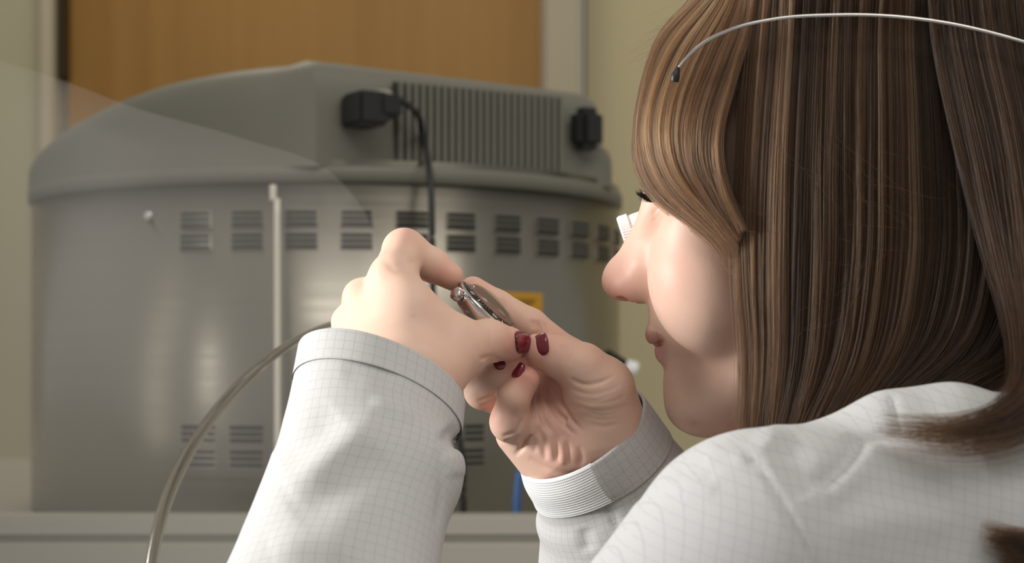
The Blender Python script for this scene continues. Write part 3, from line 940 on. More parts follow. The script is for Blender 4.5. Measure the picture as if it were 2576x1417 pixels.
strands('back_hair', TUFT, 1000, spread=12.0, clumps=20, depth=10, tint=(0.30, 0.14), vary_end=0.35, tip=0.2, seed=9)
FLY = [[(1835, -40, 100), (1760, 0, 100), (1700, 40, 95), (1640, 75, 90), (1585, 125, 90)],
       [(1830, 20, 100), (1750, 40, 100), (1690, 90, 95), (1640, 140, 90), (1530, 205, 90)],
       [(1850, -60, 100), (1780, -20, 100), (1740, 30, 95), (1690, 60, 90), (1650, 68, 90)]]
strands('fringe', FLY, 34, spread=14, clumps=30, clump_tight=0.0, depth=10, tint=(0.75, 0.1), r=0.00006, vary_end=0.5, wob=12, seed=12)
CROSS = [[(1760, 560, -190), (1850, 590, -215), (1905, 600, -225)], [(1900, 380, -240), (1980, 450, -250), (2060, 560, -255)], [(2230, 300, -255), (2330, 380, -260), (2420, 520, -265)],
         [(2000, 860, -235), (2090, 800, -255), (2180, 690, -262)]]
strands('side_hair', CROSS, 22, spread=26, clumps=22, clump_tight=0, depth=8, tint=(0.45, 0.1), r=0.00005, wob=18, seed=13)

# ------------------------------------------------------------------ spring-wire headband with an eyepiece
lo = empty('headband_loupe', H(-12, 0, 60), 'thin spring wire headband around brown hair holding a white eyepiece at the far eye', 'loupe')
band = [W(p) for p in ((1702, 178, -160), (1722, 152, -172), (1765, 112, -190), (1840, 74, -215), (1950, 48, -240), (2100, 38, -262), (2250, 42, -266), (2400, 62, -276), (2500, 85, -284), (2600, 114, -290), (2700, 150, -265), (2780, 182, -190), (2815, 198, -60))]
band += [H(-122, -22, 58), H(-108, -45, 60), H(-60, -88, 62), H(0, -94, 62), H(55, -86, 60), H(86, -58, 44), H(84, -48, 28), H(84, -40, 18)]
tube('wire_band', band, 0.00085, M_wire, lo, n=220, seg=10)
tube('end_cap', [W(p) for p in ((1697, 206, -158), (1699, 192, -160), (1704, 176, -162), (1707, 168, -164))], [0.0019, 0.0021, 0.0013, 0.0010], M_black, lo, n=16, seg=14)


def lathe(name, prof, o, axis, m, parent, seg=96, knurl=None):
    """prof: (along axis, radius) in mm from point o"""
    ax = np.asarray(axis, float); ax /= np.linalg.norm(ax)
    a = np.cross(ax, (0, 0, 1.0)); a /= np.linalg.norm(a); b = np.cross(ax, a)
    V = []; Fq = []
    for i, (h, r) in enumerate(prof):
        for j in range(seg):
            t = 2 * math.pi * j / seg
            rr = r
            if knurl and knurl[0] <= i <= knurl[1]: rr = r + (knurl[2] if j % 2 else 0)
            V.append(np.asarray(o) + 0.001 * (ax * h + rr * (math.cos(t) * a + math.sin(t) * b)))
    n = len(prof)
    for i in range(n - 1):
        for j in range(seg): Fq.append((i * seg + j, i * seg + (j + 1) % seg, (i + 1) * seg + (j + 1) % seg, (i + 1) * seg + j))
    if prof[0][1] > 0: Fq.append(tuple(range(seg))[::-1])
    if prof[-1][1] > 0: Fq.append(tuple((n - 1) * seg + j for j in range(seg)))
    ob = mesh(name, V, Fq, m, parent, smooth=False if knurl else True)
    return ob


fdir = head_rot(np.array([1.0, 0.10, -0.12])) * 1000
ec = H(88, -26, 10)
lathe('eyepiece', [(-4, 11), (-3.5, 14.0), (6, 14.0), (12.5, 13.8), (13.5, 13.6)], ec, fdir, M_white, lo)
lathe('knurled_ring', [(13.2, 13.2), (13.3, 14.2), (18.0, 14.2), (19.0, 13.4), (19.0, 11.5), (17.0, 11.5)], ec, fdir, M_white, lo, seg=128, knurl=(1, 3, 0.7))
M_lens = mat('optical_glass', (0.95, 0.97, 0.97), 0.02, 0, 0.5, Transmission_Weight=1.0)
lathe('lens', [(15.5, 0.01), (15.6, 6.0), (16.2, 11.4), (14.0, 11.4), (13.5, 0.01)], ec, fdir, M_lens, lo, seg=48)

# ------------------------------------------------------------------ the watch head in her fingers
WZ = 255
LUG_A = 1.08
wn = np.array([0.68, -0.15, 0.70]); wn /= np.linalg.norm(wn)      # the dial looks up towards her face
wc = W((1217, 787, WZ))
wt = empty('watch', wc, 'steel watch head with black bezel and domed crystal held between the fingertips', 'watch')
R_ = 19.0
lathe('case', [(-5.5, 0.01), (-5.5, 13.5), (-5.0, 15.0), (-3.8, 16.5), (-3.6, 18.0), (2.2, R_), (2.8, R_ - 0.3)], wc, wn, M_chrome, wt)
lathe('bezel', [(2.6, R_ - 1.0), (2.7, R_ + 0.4), (3.4, R_ + 0.5), (3.9, R_ + 0.1), (4.15, R_ - 0.5), (4.1, R_ - 0.9), (5.6, R_ - 4.6), (5.6, R_ - 5.0)], wc, wn, M_chrome, wt)
M_insert = mat('black_enamel', (0.008, 0.008, 0.009), 0.18, 0, 0.5)
lathe('bezel_insert', [(4.05, R_ - 0.75), (4.25, R_ - 0.8), (5.75, R_ - 4.4), (5.5, R_ - 4.6)], wc, wn, M_insert, wt)
M_dial = mat('grey_dial', (0.42, 0.42, 0.36), 0.5)
lathe('dial', [(3.4, 0.01), (3.4, 13.5), (3.0, 13.5)], wc, wn, M_dial, wt, seg=64)
M_crys = mat('domed_crystal', (0.95, 0.96, 0.92), 0.10, 0, 0.5, Transmission_Weight=1.0)
lathe('crystal', [(5.0, 14.2), (7.0, 14.1), (7.8, 13.0), (9.0, 10), (9.9, 6), (10.3, 2), (10.33, 0.01)], wc, wn, M_crys, wt, seg=96)
M_mark = mat('ivory_marking', (0.75, 0.74, 0.68), 0.5)
wa = np.cross(wn, (0, 0, 1.0)); wa /= np.linalg.norm(wa); wb = np.cross(wn, wa)
def wdir(t): return math.cos(t) * wa + math.sin(t) * wb
cdir = P(1140, 730, 0.8) - P(1205, 798, 0.8); cdir = np.array([-0.707, 0, 0.707]) * math.cos(0.70) + np.array([0, -1.0, 0]) * math.sin(0.70); cdir -= wn * (cdir @ wn); cdir /= np.linalg.norm(cdir)
th_c = math.atan2(cdir @ wb, cdir @ wa)
crown_o = wc + 0.001 * (cdir * 17.6 - wn * 0.8)
lathe('crown', [(0, 2.0), (1.2, 2.0), (1.3, 3.0), (1.6, 3.3), (4.3, 3.3), (4.8, 2.9), (5.3, 1.6), (5.4, 0.01)], crown_o, cdir, M_chrome, wt, seg=56, knurl=(3, 4, 0.28))
# minute pips and numerals lying on the sloping insert
slope = np.array([4.25 - 5.75, (R_ - 0.8) - (R_ - 4.4)])
def insert_frame(t, k):
    r = dirv = wdir(t)
    rad = (R_ - 0.8) + ((R_ - 4.4) - (R_ - 0.8)) * k; h = 4.25 + 1.5 * k
    p = wc + 0.001 * (dirv * rad + wn * (h + 0.08))
    inw = -dirv * 3.6 + wn * 1.5; inw /= np.linalg.norm(inw)
    nn = wn * 3.6 + dirv * 1.5; nn /= np.linalg.norm(nn)
    return p, inw, nn, np.cross(inw, nn)
def pips():
    V = []; Fq = []
    for i in range(60):
        t = th_c + 2 * math.pi * i / 60
        if i % 10 == 0: continue
        long = i % 5 == 0
        p, inw, nn, tg = insert_frame(t, 0.55 if long else 0.75)
        hw, hl_ = (0.00026, 0.0009) if long else (0.00015, 0.00015)
        n0 = len(V)
        for z in (-1, 0.6):
            for sx, sy in ((-1, -1), (1, -1), (1, 1), (-1, 1)): V.append(p + tg * hw * sx + inw * hl_ * sy + nn * 0.00006 * z)
        Fq += [(n0 + 4, n0 + 5, n0 + 6, n0 + 7)] + [(n0 + a, n0 + (a + 1) % 4, n0 + 4 + (a + 1) % 4, n0 + 4 + a) for a in range(4)]
    mesh('minute_marks', V, Fq, M_mark, wt, smooth=False)
pips()
def numeral(s, t):
    fc = bpy.data.curves.new('numeral', 'FONT'); fc.body = s; fc.size = 0.0030; fc.align_x = 'CENTER'; fc.align_y = 'CENTER'; fc.extrude = 0.00004
    fc.space_character = 1.1
    to = bpy.data.objects.new('numeral_text', fc); C.objects.link(to); bpy.context.view_layer.update()
    me = bpy.data.meshes.new_from_object(to.evaluated_get(bpy.context.evaluated_depsgraph_get()))
    bpy.data.objects.remove(to); bpy.data.curves.remove(fc)
    p, inw, nn, tg = insert_frame(t, 0.5)
    up = -inw
    xx = np.cross(up, nn)
    me.transform(Matrix(((xx[0], up[0], nn[0], p[0]), (xx[1], up[1], nn[1], p[1]), (xx[2], up[2], nn[2], p[2]), (0, 0, 0, 1))))
    me.name = 'numeral'
    link('numeral', me, M_mark, wt)
ts = np.linspace(-math.pi, math.pi, 721)
pj = proj(np.array([insert_frame(t, 0.5)[0] for t in ts])); near = np.array([insert_frame(t, 0.5)[0][1] for t in ts]) < wc[1]
t40 = ts[np.argmin(np.where(near, np.linalg.norm(pj - np.array([1243, 797]), axis=1), 1e9))]
for i in range(1, 6): numeral(str(i * 10), t40 - (i - 4) * math.pi / 3)
def lug(t):
    dv = wdir(t); tg = np.cross(wn, dv)
    prof = [(15.5, 1.6), (19.0, 1.2), (21.5, -0.8), (23.6, -3.6), (24.0, -5.6), (22.8, -5.4), (20.5, -3.4), (16, -3.2)]
    V = []; Fq = []
    for s in (-1.3, 1.3):
        for r, h in prof: V.append(wc + 0.001 * (dv * r + wn * h + tg * s))
    n = len(prof)
    Fq = [tuple(range(n)), tuple(range(2 * n - 1, n - 1, -1))] + [(i, (i + 1) % n, n + (i + 1) % n, n + i) for i in range(n)]
    mesh('lug', V, Fq, M_chrome, wt, smooth=False)
for dt in (LUG_A, -LUG_A, math.pi - LUG_A, math.pi + LUG_A): lug(th_c + dt)
# ------------------------------------------------------------------ room behind the bench
def wood(name, c0, c1, sc=1.0):
    m = mat(name, c0, 0.42, 0, 0.3); g = N(m)
    tc = g.n('ShaderNodeTexCoord').outputs['Object']
    mp = g.n('ShaderNodeMapping', i0=tc); mp.inputs['Scale'].default_value = (26 * sc, 26 * sc, 0.8 * sc)
    n1 = g.n('ShaderNodeTexNoise', Vector=mp.outputs[0], Scale=1.0, Detail=6.0, Roughness=0.6).outputs[0]
    mp2 = g.n('ShaderNodeMapping', i0=tc); mp2.inputs['Scale'].default_value = (3.2, 3.2, 0.35)
    n2 = g.n('ShaderNodeTexNoise', Vector=mp2.outputs[0], Scale=1.0, Detail=2.0).outputs[0]
    f = g.math('ADD', g.math('MULTIPLY', n1, 0.55), g.math('MULTIPLY', n2, 0.45))
    g.link(g.ramp(f, [(0.30, c0), (0.70, c1)]), g.b.inputs['Base Color'])
    return m


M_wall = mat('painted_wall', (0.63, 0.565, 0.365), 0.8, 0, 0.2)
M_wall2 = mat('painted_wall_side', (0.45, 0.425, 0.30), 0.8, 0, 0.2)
M_frame = mat('door_frame_enamel', (0.47, 0.42, 0.31), 0.5, 0, 0.4)
M_door = wood('maple_veneer', (0.27, 0.138, 0.029), (0.385, 0.215, 0.058))
M_hinge = mat('bronze_hinge', (0.05, 0.035, 0.015), 0.45, 0.6)
M_floor = mat('vinyl_floor', (0.20, 0.19, 0.17), 0.5)
YB = 3.10
def X(px, y): return (px - 1288) / FPX * y
def Z(py, y): return CAMZ - (py - HOR) / FPX * y
def wbox(name, x0, x1, y0, y1, z0, z1, m, parent=None, kind=None, bevel=0.0):
    o = box(name, ((x0 + x1) / 2, (y0 + y1) / 2, (z0 + z1) / 2), (x1 - x0, y1 - y0, z1 - z0), m, parent, bevel=bevel)
    if kind: o['kind'] = kind
    return o
xl, xr = X(172, YB), X(1364, YB)
ZT = CAMZ + 1.05
wbox('floor', -2.2, 2.4, -0.6, YB + 0.3, -0.06, 0.0, M_floor, kind='structure')
wbox('wall_back', X(1478, YB - 0.05), 2.4, YB + 0.02, YB + 0.16, 0, 2.85, M_wall, kind='structure')
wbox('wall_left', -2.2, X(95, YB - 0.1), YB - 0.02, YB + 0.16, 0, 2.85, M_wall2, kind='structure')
wbox('wall_top', X(95, YB - 0.1), X(1478, YB - 0.05), YB + 0.02, YB + 0.16, ZT + 0.06, 2.85, M_wall, kind='structure')
wbox('trim_1', X(98, YB - 0.06), xl - 0.012, YB - 0.06, YB + 0.14, 0, ZT + 0.06, M_frame, kind='structure', bevel=0.004)
wbox('trim_2', xr + 0.004, X(1462, YB - 0.06), YB - 0.06, YB + 0.14, 0, ZT + 0.06, M_frame, kind='structure', bevel=0.004)
door = wbox('door_1', xl, xr, YB, YB + 0.045, 0.01, ZT, M_door, kind='structure')
wbox('hinge', X(146, YB - 0.04) , X(163, YB - 0.04), YB - 0.045, YB + 0.01, Z(208, YB), Z(-40, YB), M_hinge, door, bevel=0.004)

# ------------------------------------------------------------------ bench
M_lam = mat('bench_laminate', (0.39, 0.38, 0.33), 0.45, 0, 0.3)
M_lam2 = mat('bench_edge', (0.26, 0.25, 0.21), 0.5)
zc = Z(1292, 1.40)
YF = 1.40
bench = empty('workbench', (-0.1, 2.1, 0), 'pale laminate workbench with a raised front ledge under the steel machine', 'bench')
ZW = CAMZ - 0.152
wbox('worktop', -2.1, 1.6, YF + 0.01, 2.5, ZW - 0.04, ZW, M_lam, bench, bevel=0.003)
wbox('front_ledge', -2.1, 1.6, YF - 0.02, YF + 0.012, Z(1357, YF - 0.02), zc, M_lam, bench, bevel=0.004)
wbox('edge_strip', -2.1, 1.6, YF - 0.016, YF + 0.010, Z(1366, YF - 0.016), Z(1357, YF - 0.016), M_lam2, bench)
wbox('apron', -2.1, 1.6, YF - 0.024, YF + 0.010, Z(1560, YF - 0.02), Z(1366, YF - 0.02), M_lam, bench, bevel=0.004)
for lx in (-2.0, 1.5):
    for ly in (1.47, 2.42): wbox('leg', lx - .03, lx + .03, ly - .03, ly + .03, 0, ZW - 0.04, M_lam2, bench)

# ------------------------------------------------------------------ the big hooded drum machine
M_steel = mat('brushed_stainless', (0.355, 0.336, 0.288), 0.30, 1.0)
g = N(M_steel)
g.b.inputs['Anisotropic'].default_value = 0.8
g.b.inputs['Anisotropic Rotation'].default_value = 0.25
tg_ = g.n('ShaderNodeTangent', {'direction_type': 'RADIAL', 'axis': 'Z'})
g.link(tg_.outputs[0], g.b.inputs['Tangent'])
tc = g.n('ShaderNodeTexCoord').outputs['Object']
mp = g.n('ShaderNodeMapping', i0=tc); mp.inputs['Scale'].default_value = (3, 3, 220)
nn_ = g.n('ShaderNodeTexNoise', Vector=mp.outputs[0], Scale=1.0, Detail=3.0).outputs[0]
g.link(g.math('MULTIPLY_ADD', nn_, 0.16, 0.25), g.b.inputs['Roughness'])
M_hood = mat('grey_moulded_plastic', (0.185, 0.180, 0.148), 0.45, 0, 0.4)
M_slot = mat('slot_black', (0.012, 0.011, 0.010), 0.7)
M_grille = mat('grille_dark', (0.02, 0.019, 0.016), 0.6)
M_yellow = mat('yellow_label', (0.56, 0.29, 0.015), 0.5)
M_print = mat('label_print', (0.20, 0.10, 0.01), 0.6)
YC = 1.73; XC = X(880, YC); RD = 0.283; RL = 0.325
mach = empty('drum_machine', (XC, YC, ZW), 'big stainless steel drum machine with grey vented hood behind the hands', 'machine')
def plan(t, sc=1.0, dl=0.0, dr=0.0):
    """t = 0 front, + to the right; returns x, y"""
    x = math.sin(t); y = -math.cos(t)
    rx = RD * sc + dr if x > 0 else RL * sc + dl
    return XC + rx * x, YC + RD * sc * y
def ring_mesh(name, prof, m, parent, n=160):
    V = []; Fq = []
    for (z, sc, dl, dr) in prof:
        for j in range(n):
            x, y = plan(2 * math.pi * j / n, sc, dl, dr); V.append((x, y, z))
    k = len(prof)
    for i in range(k - 1):
        for j in range(n): Fq.append((i * n + j, i * n + (j + 1) % n, (i + 1) * n + (j + 1) % n, (i + 1) * n + j))
    Fq.append(tuple(range(n))[::-1]); Fq.append(tuple((k - 1) * n + j for j in range(n)))
    return mesh(name, V, Fq, m, parent)
zb = Z(458, YC - RD)                 # lower rim of the hood
ring_mesh('drum', [(ZW, 0.985, 0, 0), (ZW + 0.003, 0.995, 0, 0), (zb + 0.02, 0.995, 0, 0)], M_steel, mach)
# hood: lip ring, then a dome that slopes away on the left and stays upright on the right
ring_mesh('hood_lip', [(zb, 0.99, 0, 0), (zb + 0.001, 1.004, 0, 0), (zb + 0.012, 1.006, 0, 0), (zb + 0.015, 1.0, 0, 0), (zb + 0.0155, 0.9, 0, 0)], M_hood, mach)
pang = math.radians(33)
pd = np.array([math.cos(pang), math.sin(pang), 0]); pn = np.array([math.sin(pang), -math.cos(pang), 0])
p0 = np.array([X(850, 1.452), 1.452, 0])
prot = Matrix.Rotation(pang, 3, 'Z')
def hood():
    """left: the drum's own outline with a rounded shoulder; right: flat rear panel ending in a rounded corner"""
    K = 22
    xr_, yr_ = X(1566, 1.633), 1.633
    V = []; cnt = None
    for k in range(K + 1):
        s = k / K
        fil = 1 - (max(0.0, 1 - s ** 6)) ** 0.5
        ring = []
        for j in range(70):                              # back -> left -> front
            t = math.pi + j / 69 * (math.pi - 0.10)
            x, y = plan(t, 1.003); lf = -math.sin(t)
            zt = 0.262 - 0.014 * lf - 0.050 * lf ** 3
            sh = 1 - (0.10 + 0.16 * lf) * fil
            ring.append((XC + (x - XC) * sh, YC + (y - YC) * (1 - 0.10 * fil), zt))
        cr = 0.028; L = (xr_ - p0[0]) / math.cos(pang)
        for j in range(24):
            q = p0 + pd * (L * (0.02 + 0.98 * j / 23) - cr); q = q - pn * 0.05 * fil * 0.4
            u = max(0.0, (q[0] - p0[0])) / (xr_ - p0[0])
            # the panel's top edge bends down into the corner
            zt = 0.262 - 0.004 * u - 0.045 * max(0.0, (u - 0.80) / 0.20) ** 2.5
            ring.append((q[0], q[1], zt))
        cc_ = p0 + pd * (L - cr) - pn * cr
        for j in range(1, 9):
            an = j / 8 * math.radians(70)
            dv = pn * math.cos(an) + pd * math.sin(an)
            q = cc_ + dv * cr * (1 - 0.5 * fil)
            ring.append((q[0], q[1], 0.262 - 0.052 - 0.004 * j / 8))
        for j in range(1, 12):
            f = j / 11
            q0 = ring[-1] if j == 1 else q0
            bx, by = plan(math.pi - 0.02, 1.0)
            ex, ey = plan(math.radians(115), 1.0)
            c1 = (q0[0] + 0.03, q0[1] + 0.10)
            qx = (1 - f) ** 2 * q0[0] + 2 * f * (1 - f) * (ex) + f * f * bx
            qy = (1 - f) ** 2 * q0[1] + 2 * f * (1 - f) * (ey + 0.12) + f * f * by
            ring.append((qx, qy, 0.21 + 0.05 * f))
        cnt = len(ring)
        for x, y, zt in ring:
            V.append((x, y, zb + 0.013 + s * (CAMZ + zt - zb - 0.013)))
    Fq = []
    for i in range(K):
        for j in range(cnt): Fq.append((i * cnt + j, i * cnt + (j + 1) % cnt, (i + 1) * cnt + (j + 1) % cnt, (i + 1) * cnt + j))
    c0 = len(V); V.append((XC, YC, zb + 0.013)); V.append((XC, YC, CAMZ + 0.262))
    for j in range(cnt):
        Fq.append((c0, (j + 1) % cnt, j)); Fq.append((c0 + 1, K * cnt + j, K * cnt + (j + 1) % cnt))
    o = mesh('hood', V, Fq, M_hood, mach)
    m_ = o.modifiers.new('edge', 'EDGE_SPLIT'); m_.split_angle = math.radians(40)
    return o
hood()
# vent panel with upright slats on the flat rear face
def on_panel(px, py, off=0.0):
    """point of the flat panel seen at a pixel"""
    o = np.array([0, 0, CAMZ]); r = P(px, py, 1.0) - o
    t = ((p0 + pn * off - o) @ pn) / (r @ pn)
    return o + r * t
A, B_, Cc, Dd = on_panel(985, 207), on_panel(1406, 247), on_panel(1412, 466), on_panel(996, 434)
def panel():
    V = []
    for off in (0.001, 0.004):
        for q in (A, B_, Cc, Dd): V.append(q + pn * off)
    return mesh('vent_panel', V, [(0, 1, 2, 3), (7, 6, 5, 4)] + [(i, 4 + i, 4 + (i + 1) % 4, (i + 1) % 4) for i in range(4)], M_grille, mach, smooth=False)
vp = panel()
NS = 24
slat_me = None
for i in range(NS):
    f = (i + 0.5) / NS
    top = A + (B_ - A) * f; bot = Dd + (Cc - Dd) * f
    c = (top + bot) / 2 + pn * 0.0055; hgt_ = np.linalg.norm(top - bot); wd_ = np.linalg.norm(B_ - A) / NS * 0.50
    if slat_me is None:
        o = box('slat', c, (wd_, 0.005, hgt_), M_hood, vp, rot=prot, bevel=0.0008); slat_me = o
    else:
        o = box('slat', c, (wd_, 0.005, hgt_), M_hood, vp, rot=prot)
# louvre groups around the drum
def on_drum(t, z, off=0.0):
    x, y = plan(t, 0.995)
    nx, ny = math.sin(t), -math.cos(t)
    return np.array([x + nx * off, y + ny * off, z])
def patch(name, t0, t1, z0, z1, off, th, m, parent, n=6):
    V = []; Fq = []
    for o in (off - th, off):
        for i in range(n + 1):
            t = t0 + (t1 - t0) * i / n
            V += [on_drum(t, z0, o), on_drum(t, z1, o)]
    m_ = 2 * (n + 1)
    for i in range(n):
        Fq += [(m_ + 2 * i, m_ + 2 * i + 2, m_ + 2 * i + 3, m_ + 2 * i + 1), (2 * i, 2 * i + 1, 2 * i + 3, 2 * i + 2),
               (2 * i, 2 * i + 2, m_ + 2 * i + 2, m_ + 2 * i), (2 * i + 1, m_ + 2 * i + 1, m_ + 2 * i + 3, 2 * i + 3)]
    Fq += [(0, m_, m_ + 1, 1), (2 * n, 2 * n + 1, m_ + 2 * n + 1, m_ + 2 * n)]
    return mesh(name, V, Fq, m, parent, smooth=False)
def t_of(px):
    """angle on the drum seen at a pixel column"""
    best, bt = 1e9, 0
    for t in np.linspace(-1.5, 1.5, 3001):
        x, y = plan(t, 0.995); q = x / y * FPX + 1288
        if abs(q - px) < best: best, bt = abs(q - px), t
    return bt
vents = [(492, 78), (622, 84), (758, 86), (897, 84), (1037, 84), (1160, 74), (1277, 66), (1378, 56), (1458, 44), (1516, 30), (1552, 16)]
for px, wd in vents:
    t0, t1 = t_of(px - wd / 2), t_of(px + wd / 2)
    for row in (0, 1):
        zt = Z(527 + row * 57, YC - RD)
        ve_ = patch('louvre_vent', t0, t1, zt - 0.0145, zt, 0.0008, 0.002, M_steel, mach)
        for k in range(3):
            patch('slot', t0 + 0.004, t1 - 0.004, zt - 0.0042 - k * 0.0049, zt - 0.0008 - k * 0.0049, 0.0014, 0.002, M_slot, ve_, n=4)
for px, wd in ((1192, 54), (620, 90), (500, 90)):
    t0, t1 = t_of(px - wd / 2), t_of(px + wd / 2)
    for row in range(2):
        zt = Z(1070 + row * 62, YC - RD)
        ve_ = patch('louvre_vent', t0, t1, zt - 0.017, zt, 0.0008, 0.002, M_steel, mach)
        for k in range(3):
            patch('slot', t0 + 0.004, t1 - 0.004, zt - 0.0045 - k * 0.0056, zt - 0.0010 - k * 0.0056, 0.0014, 0.002, M_slot, ve_, n=4)
st = patch('warning_label', t_of(1240), t_of(1363), Z(806, YC - RD + 0.06), Z(735, YC - RD + 0.06), 0.001, 0.001, M_yellow, mach, n=10)
for k, (a_, b__) in enumerate(((1262, 1345), (1270, 1340), (1275, 1330))):
    patch('print_line', t_of(a_), t_of(b__), Z(757 + k * 7, YC - RD + 0.06), Z(753 + k * 7, YC - RD + 0.06), 0.0014, 0.0008, M_print, st, n=6)
def on_front(px, py): 
    t = t_of(px); x, y = plan(t, 0.995); return np.array([x, y, Z(py, y)])
# mains inlet plug with its cord
def plug():
    import bmesh
    c = on_panel(945, 277, 0.03)
    return bm_obj('mains_plug', lambda bm: (add_box(bm, on_panel(918, 277, 0.020), (0.030, 0.038, 0.029), prot),
                                           add_box(bm, on_panel(972, 268, 0.030), (0.022, 0.022, 0.020), prot)), M_black, None, bevel=0.003, smooth=False)
cord = empty('power_cord', on_panel(945, 277, 0.01), 'black power cord with right-angled plug in the back of the grey hood', 'cord')
pl_ = plug(); pl_.parent = cord; bpy.context.view_layer.update(); pl_.matrix_parent_inverse = cord.matrix_world.inverted()
pts = [on_panel(985, 258, 0.034), on_panel(1015, 256, 0.036), on_panel(1042, 278, 0.038), P(1062, 335, 1.482), P(1076, 400, 1.450), P(1084, 470, 1.436)]
pts += [np.array([X(px, 1.43), 1.43, Z(py, 1.43)]) for px, py in ((1086, 540), (1088, 700), (1095, 850), (1120, 1000), (1158, 1120), (1166, 1290))] + [np.array([X(1168, 1.43), 1.43, ZW + 0.004])]
tube('cable', pts, 0.0029, M_black, cord, n=110, seg=10)
tube('strain_relief', [pts[0], (pts[0] + pts[1]) / 2 + np.array([0, 0, .001]), pts[1]], [0.0052, 0.0046, 0.0036], M_black, cord, n=12, seg=12)
# pale clip over the plug, round black switch cap on the right
box('plug_clip', on_panel(962, 238, 0.02), (0.014, 0.016, 0.007), M_lam, mach, rot=prot, bevel=0.002)
def knob():
    c = on_panel(1476, 325, 0.012)
    return bm_obj('power_switch', lambda bm: add_box(bm, c, (0.029, 0.026, 0.040), prot), M_black, mach, bevel=0.007)
knob()
# little bolt on the left of the drum
lathe('bolt', [(0, 4.5), (2.5, 4.5), (3.5, 3), (3.6, 0.01)], on_drum(t_of(375), Z(546, YC - RD + .05), 0.0), (math.sin(t_of(375)), -math.cos(t_of(375)), 0), M_chrome, mach, seg=20)
# latch at the right-hand edge of the drum
lt = box('latch', (X(1545, 1.66), 1.60, Z(905, 1.62)), (0.030, 0.012, 0.008), M_black, mach, rot=Matrix.Rotation(math.radians(30), 3, 'Y'), bevel=0.002)
lathe('latch_knob', [(-6, 3), (-5.5, 7), (5, 7.5), (7, 6), (7.5, 2)], (X(1583, 1.62), 1.60, Z(925, 1.62)), (0.9, 0, -0.3), M_white, lt, seg=24)
box('latch_pin', (X(1568, 1.62), 1.60, Z(935, 1.62)), (0.016, 0.006, 0.004), M_black, lt, rot=Matrix.Rotation(math.radians(20), 3, 'Y'))

# slim pale rod modelled for a bright reflection streak in the drum steel
M_rod = mat('reflection_rod_pale', (0.70, 0.67, 0.58), 0.4)
rodx, rody = X(696, 1.42), 1.425
rod = empty('reflection_rod', (rodx, rody, ZW), 'slim pale upright rod with a cap, made for a reflection streak on the drum', 'rod')
tube('shaft', [(rodx, rody, ZW + 0.006), (rodx, rody, Z(800, rody)), (X(697, rody), rody, Z(500, rody))], 0.0029, M_rod, rod, n=20)
tube('cap', [(X(687, rody), rody, Z(506, rody)), (X(687, rody), rody, Z(466, rody))], 0.0031, M_rod, rod, n=6)
lathe('foot', [(0, 12), (4, 12), (6, 9), (6.1, 0.01)], (rodx, rody, ZW), (0, 0, 1), M_rod, rod, seg=32)
# blue-handled tool and a dark box beside the wrists
M_blue = mat('blue_plastic', (0.045, 0.12, 0.30), 0.4)
bt = empty('blue_tool', (X(1303, 1.42), 1.425, ZW), 'blue plastic tool handle standing behind the right wrist', 'tool')
tube('handle', [(X(1300, 1.42), 1.425, ZW), (X(1301, 1.42), 1.425, Z(1250, 1.42)), (X(1306, 1.42), 1.425, Z(1188, 1.42))], [0.0042, 0.0040, 0.0036], M_blue, bt, n=14)
tube('blade', [(X(1306, 1.42), 1.425, Z(1190, 1.42)), (X(1309, 1.42), 1.425, Z(1135, 1.42))], 0.0012, M_wire, bt, n=6)
M_dark = mat('dark_grey_plastic', (0.06, 0.06, 0.06), 0.5)

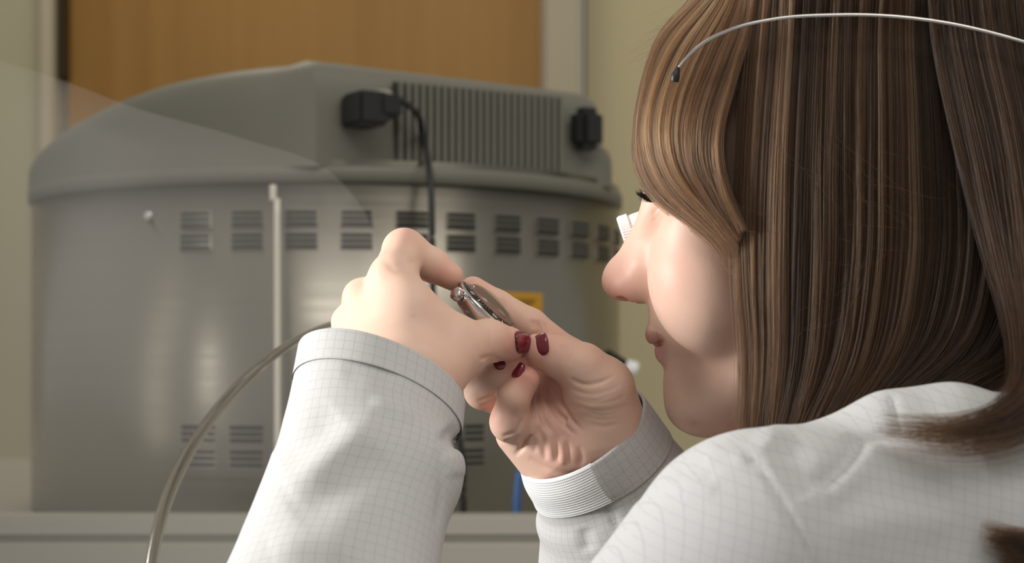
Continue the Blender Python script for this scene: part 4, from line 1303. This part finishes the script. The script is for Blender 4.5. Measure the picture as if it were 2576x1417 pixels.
# ------------------------------------------------------------------ clear splash shield left of her arm, behind the hand
M_clear = bpy.data.materials.new('clear_acrylic'); M_clear.use_nodes = True
nt = M_clear.node_tree; bs = nt.nodes['Principled BSDF']
bs.inputs['Base Color'].default_value = (0.9, 0.88, 0.84, 1); bs.inputs['Roughness'].default_value = 0.35
tr = nt.nodes.new('ShaderNodeBsdfTransparent'); mx = nt.nodes.new('ShaderNodeMixShader'); mx.inputs[0].default_value = 0.032
nt.links.new(tr.outputs[0], mx.inputs[1]); nt.links.new(bs.outputs[0], mx.inputs[2]); nt.links.new(mx.outputs[0], nt.nodes['Material Output'].inputs[0])
M_rim = mat('clear_rim', (0.62, 0.60, 0.54), 0.10, 0, 0.5, Transmission_Weight=1.0)
sh = empty('splash_shield', P(500, 1700, 1.12), 'clear hazy plastic shield with a curved rim standing left of the white sleeve', 'shield')
outl = catmull(np.array([(-260, 120, 0), (0, 155, 0), (170, 207, 0), (330, 268, 0), (600, 345, 0), (840, 440, 0), (930, 560, 0), (950, 760, 0), (955, 960, 0), (965, 1200, 0), (970, 1560, 0)], float), 60)
def shield():
    V = []; Fq = []; n = len(outl); nr_ = 14
    for lay in (0.0, 0.003):
        for (px, py, _) in outl:
            for k in range(nr_ + 1):
                s = k / nr_
                qx = px + (-260 - px) * s; qy = py + (1560 - py) * s
                y = 1.13 + 0.10 * ((qx - 700) / 900) ** 2
                V.append(P(qx, qy, y) + np.array([0, lay, 0]))
    K = n * (nr_ + 1)
    for i in range(n - 1):
        for k in range(nr_):
            a = i * (nr_ + 1) + k; b = a + nr_ + 1
            Fq += [(a, b, b + 1, a + 1), (K + a, K + a + 1, K + b + 1, K + b)]
        a = i * (nr_ + 1); b = a + nr_ + 1
        Fq.append((a, K + a, K + b, b))
    return mesh('pane', V, Fq, M_clear, sh)
shield()
rimp = [P(*p) for p in ((905, 800, 1.10), (830, 818, 1.09), (760, 848, 1.08), (640, 935, 1.06), (545, 1035, 1.05), (480, 1130, 1.04), (425, 1245, 1.03), (393, 1350, 1.02), (372, 1480, 1.01), (366, 1570, 1.01))]
tube('curved_rim', rimp, [0.0018, 0.0021, 0.0025, 0.0034, 0.0038, 0.0040, 0.0040, 0.0040, 0.0038, 0.0038], M_rim, sh, n=90, seg=16)
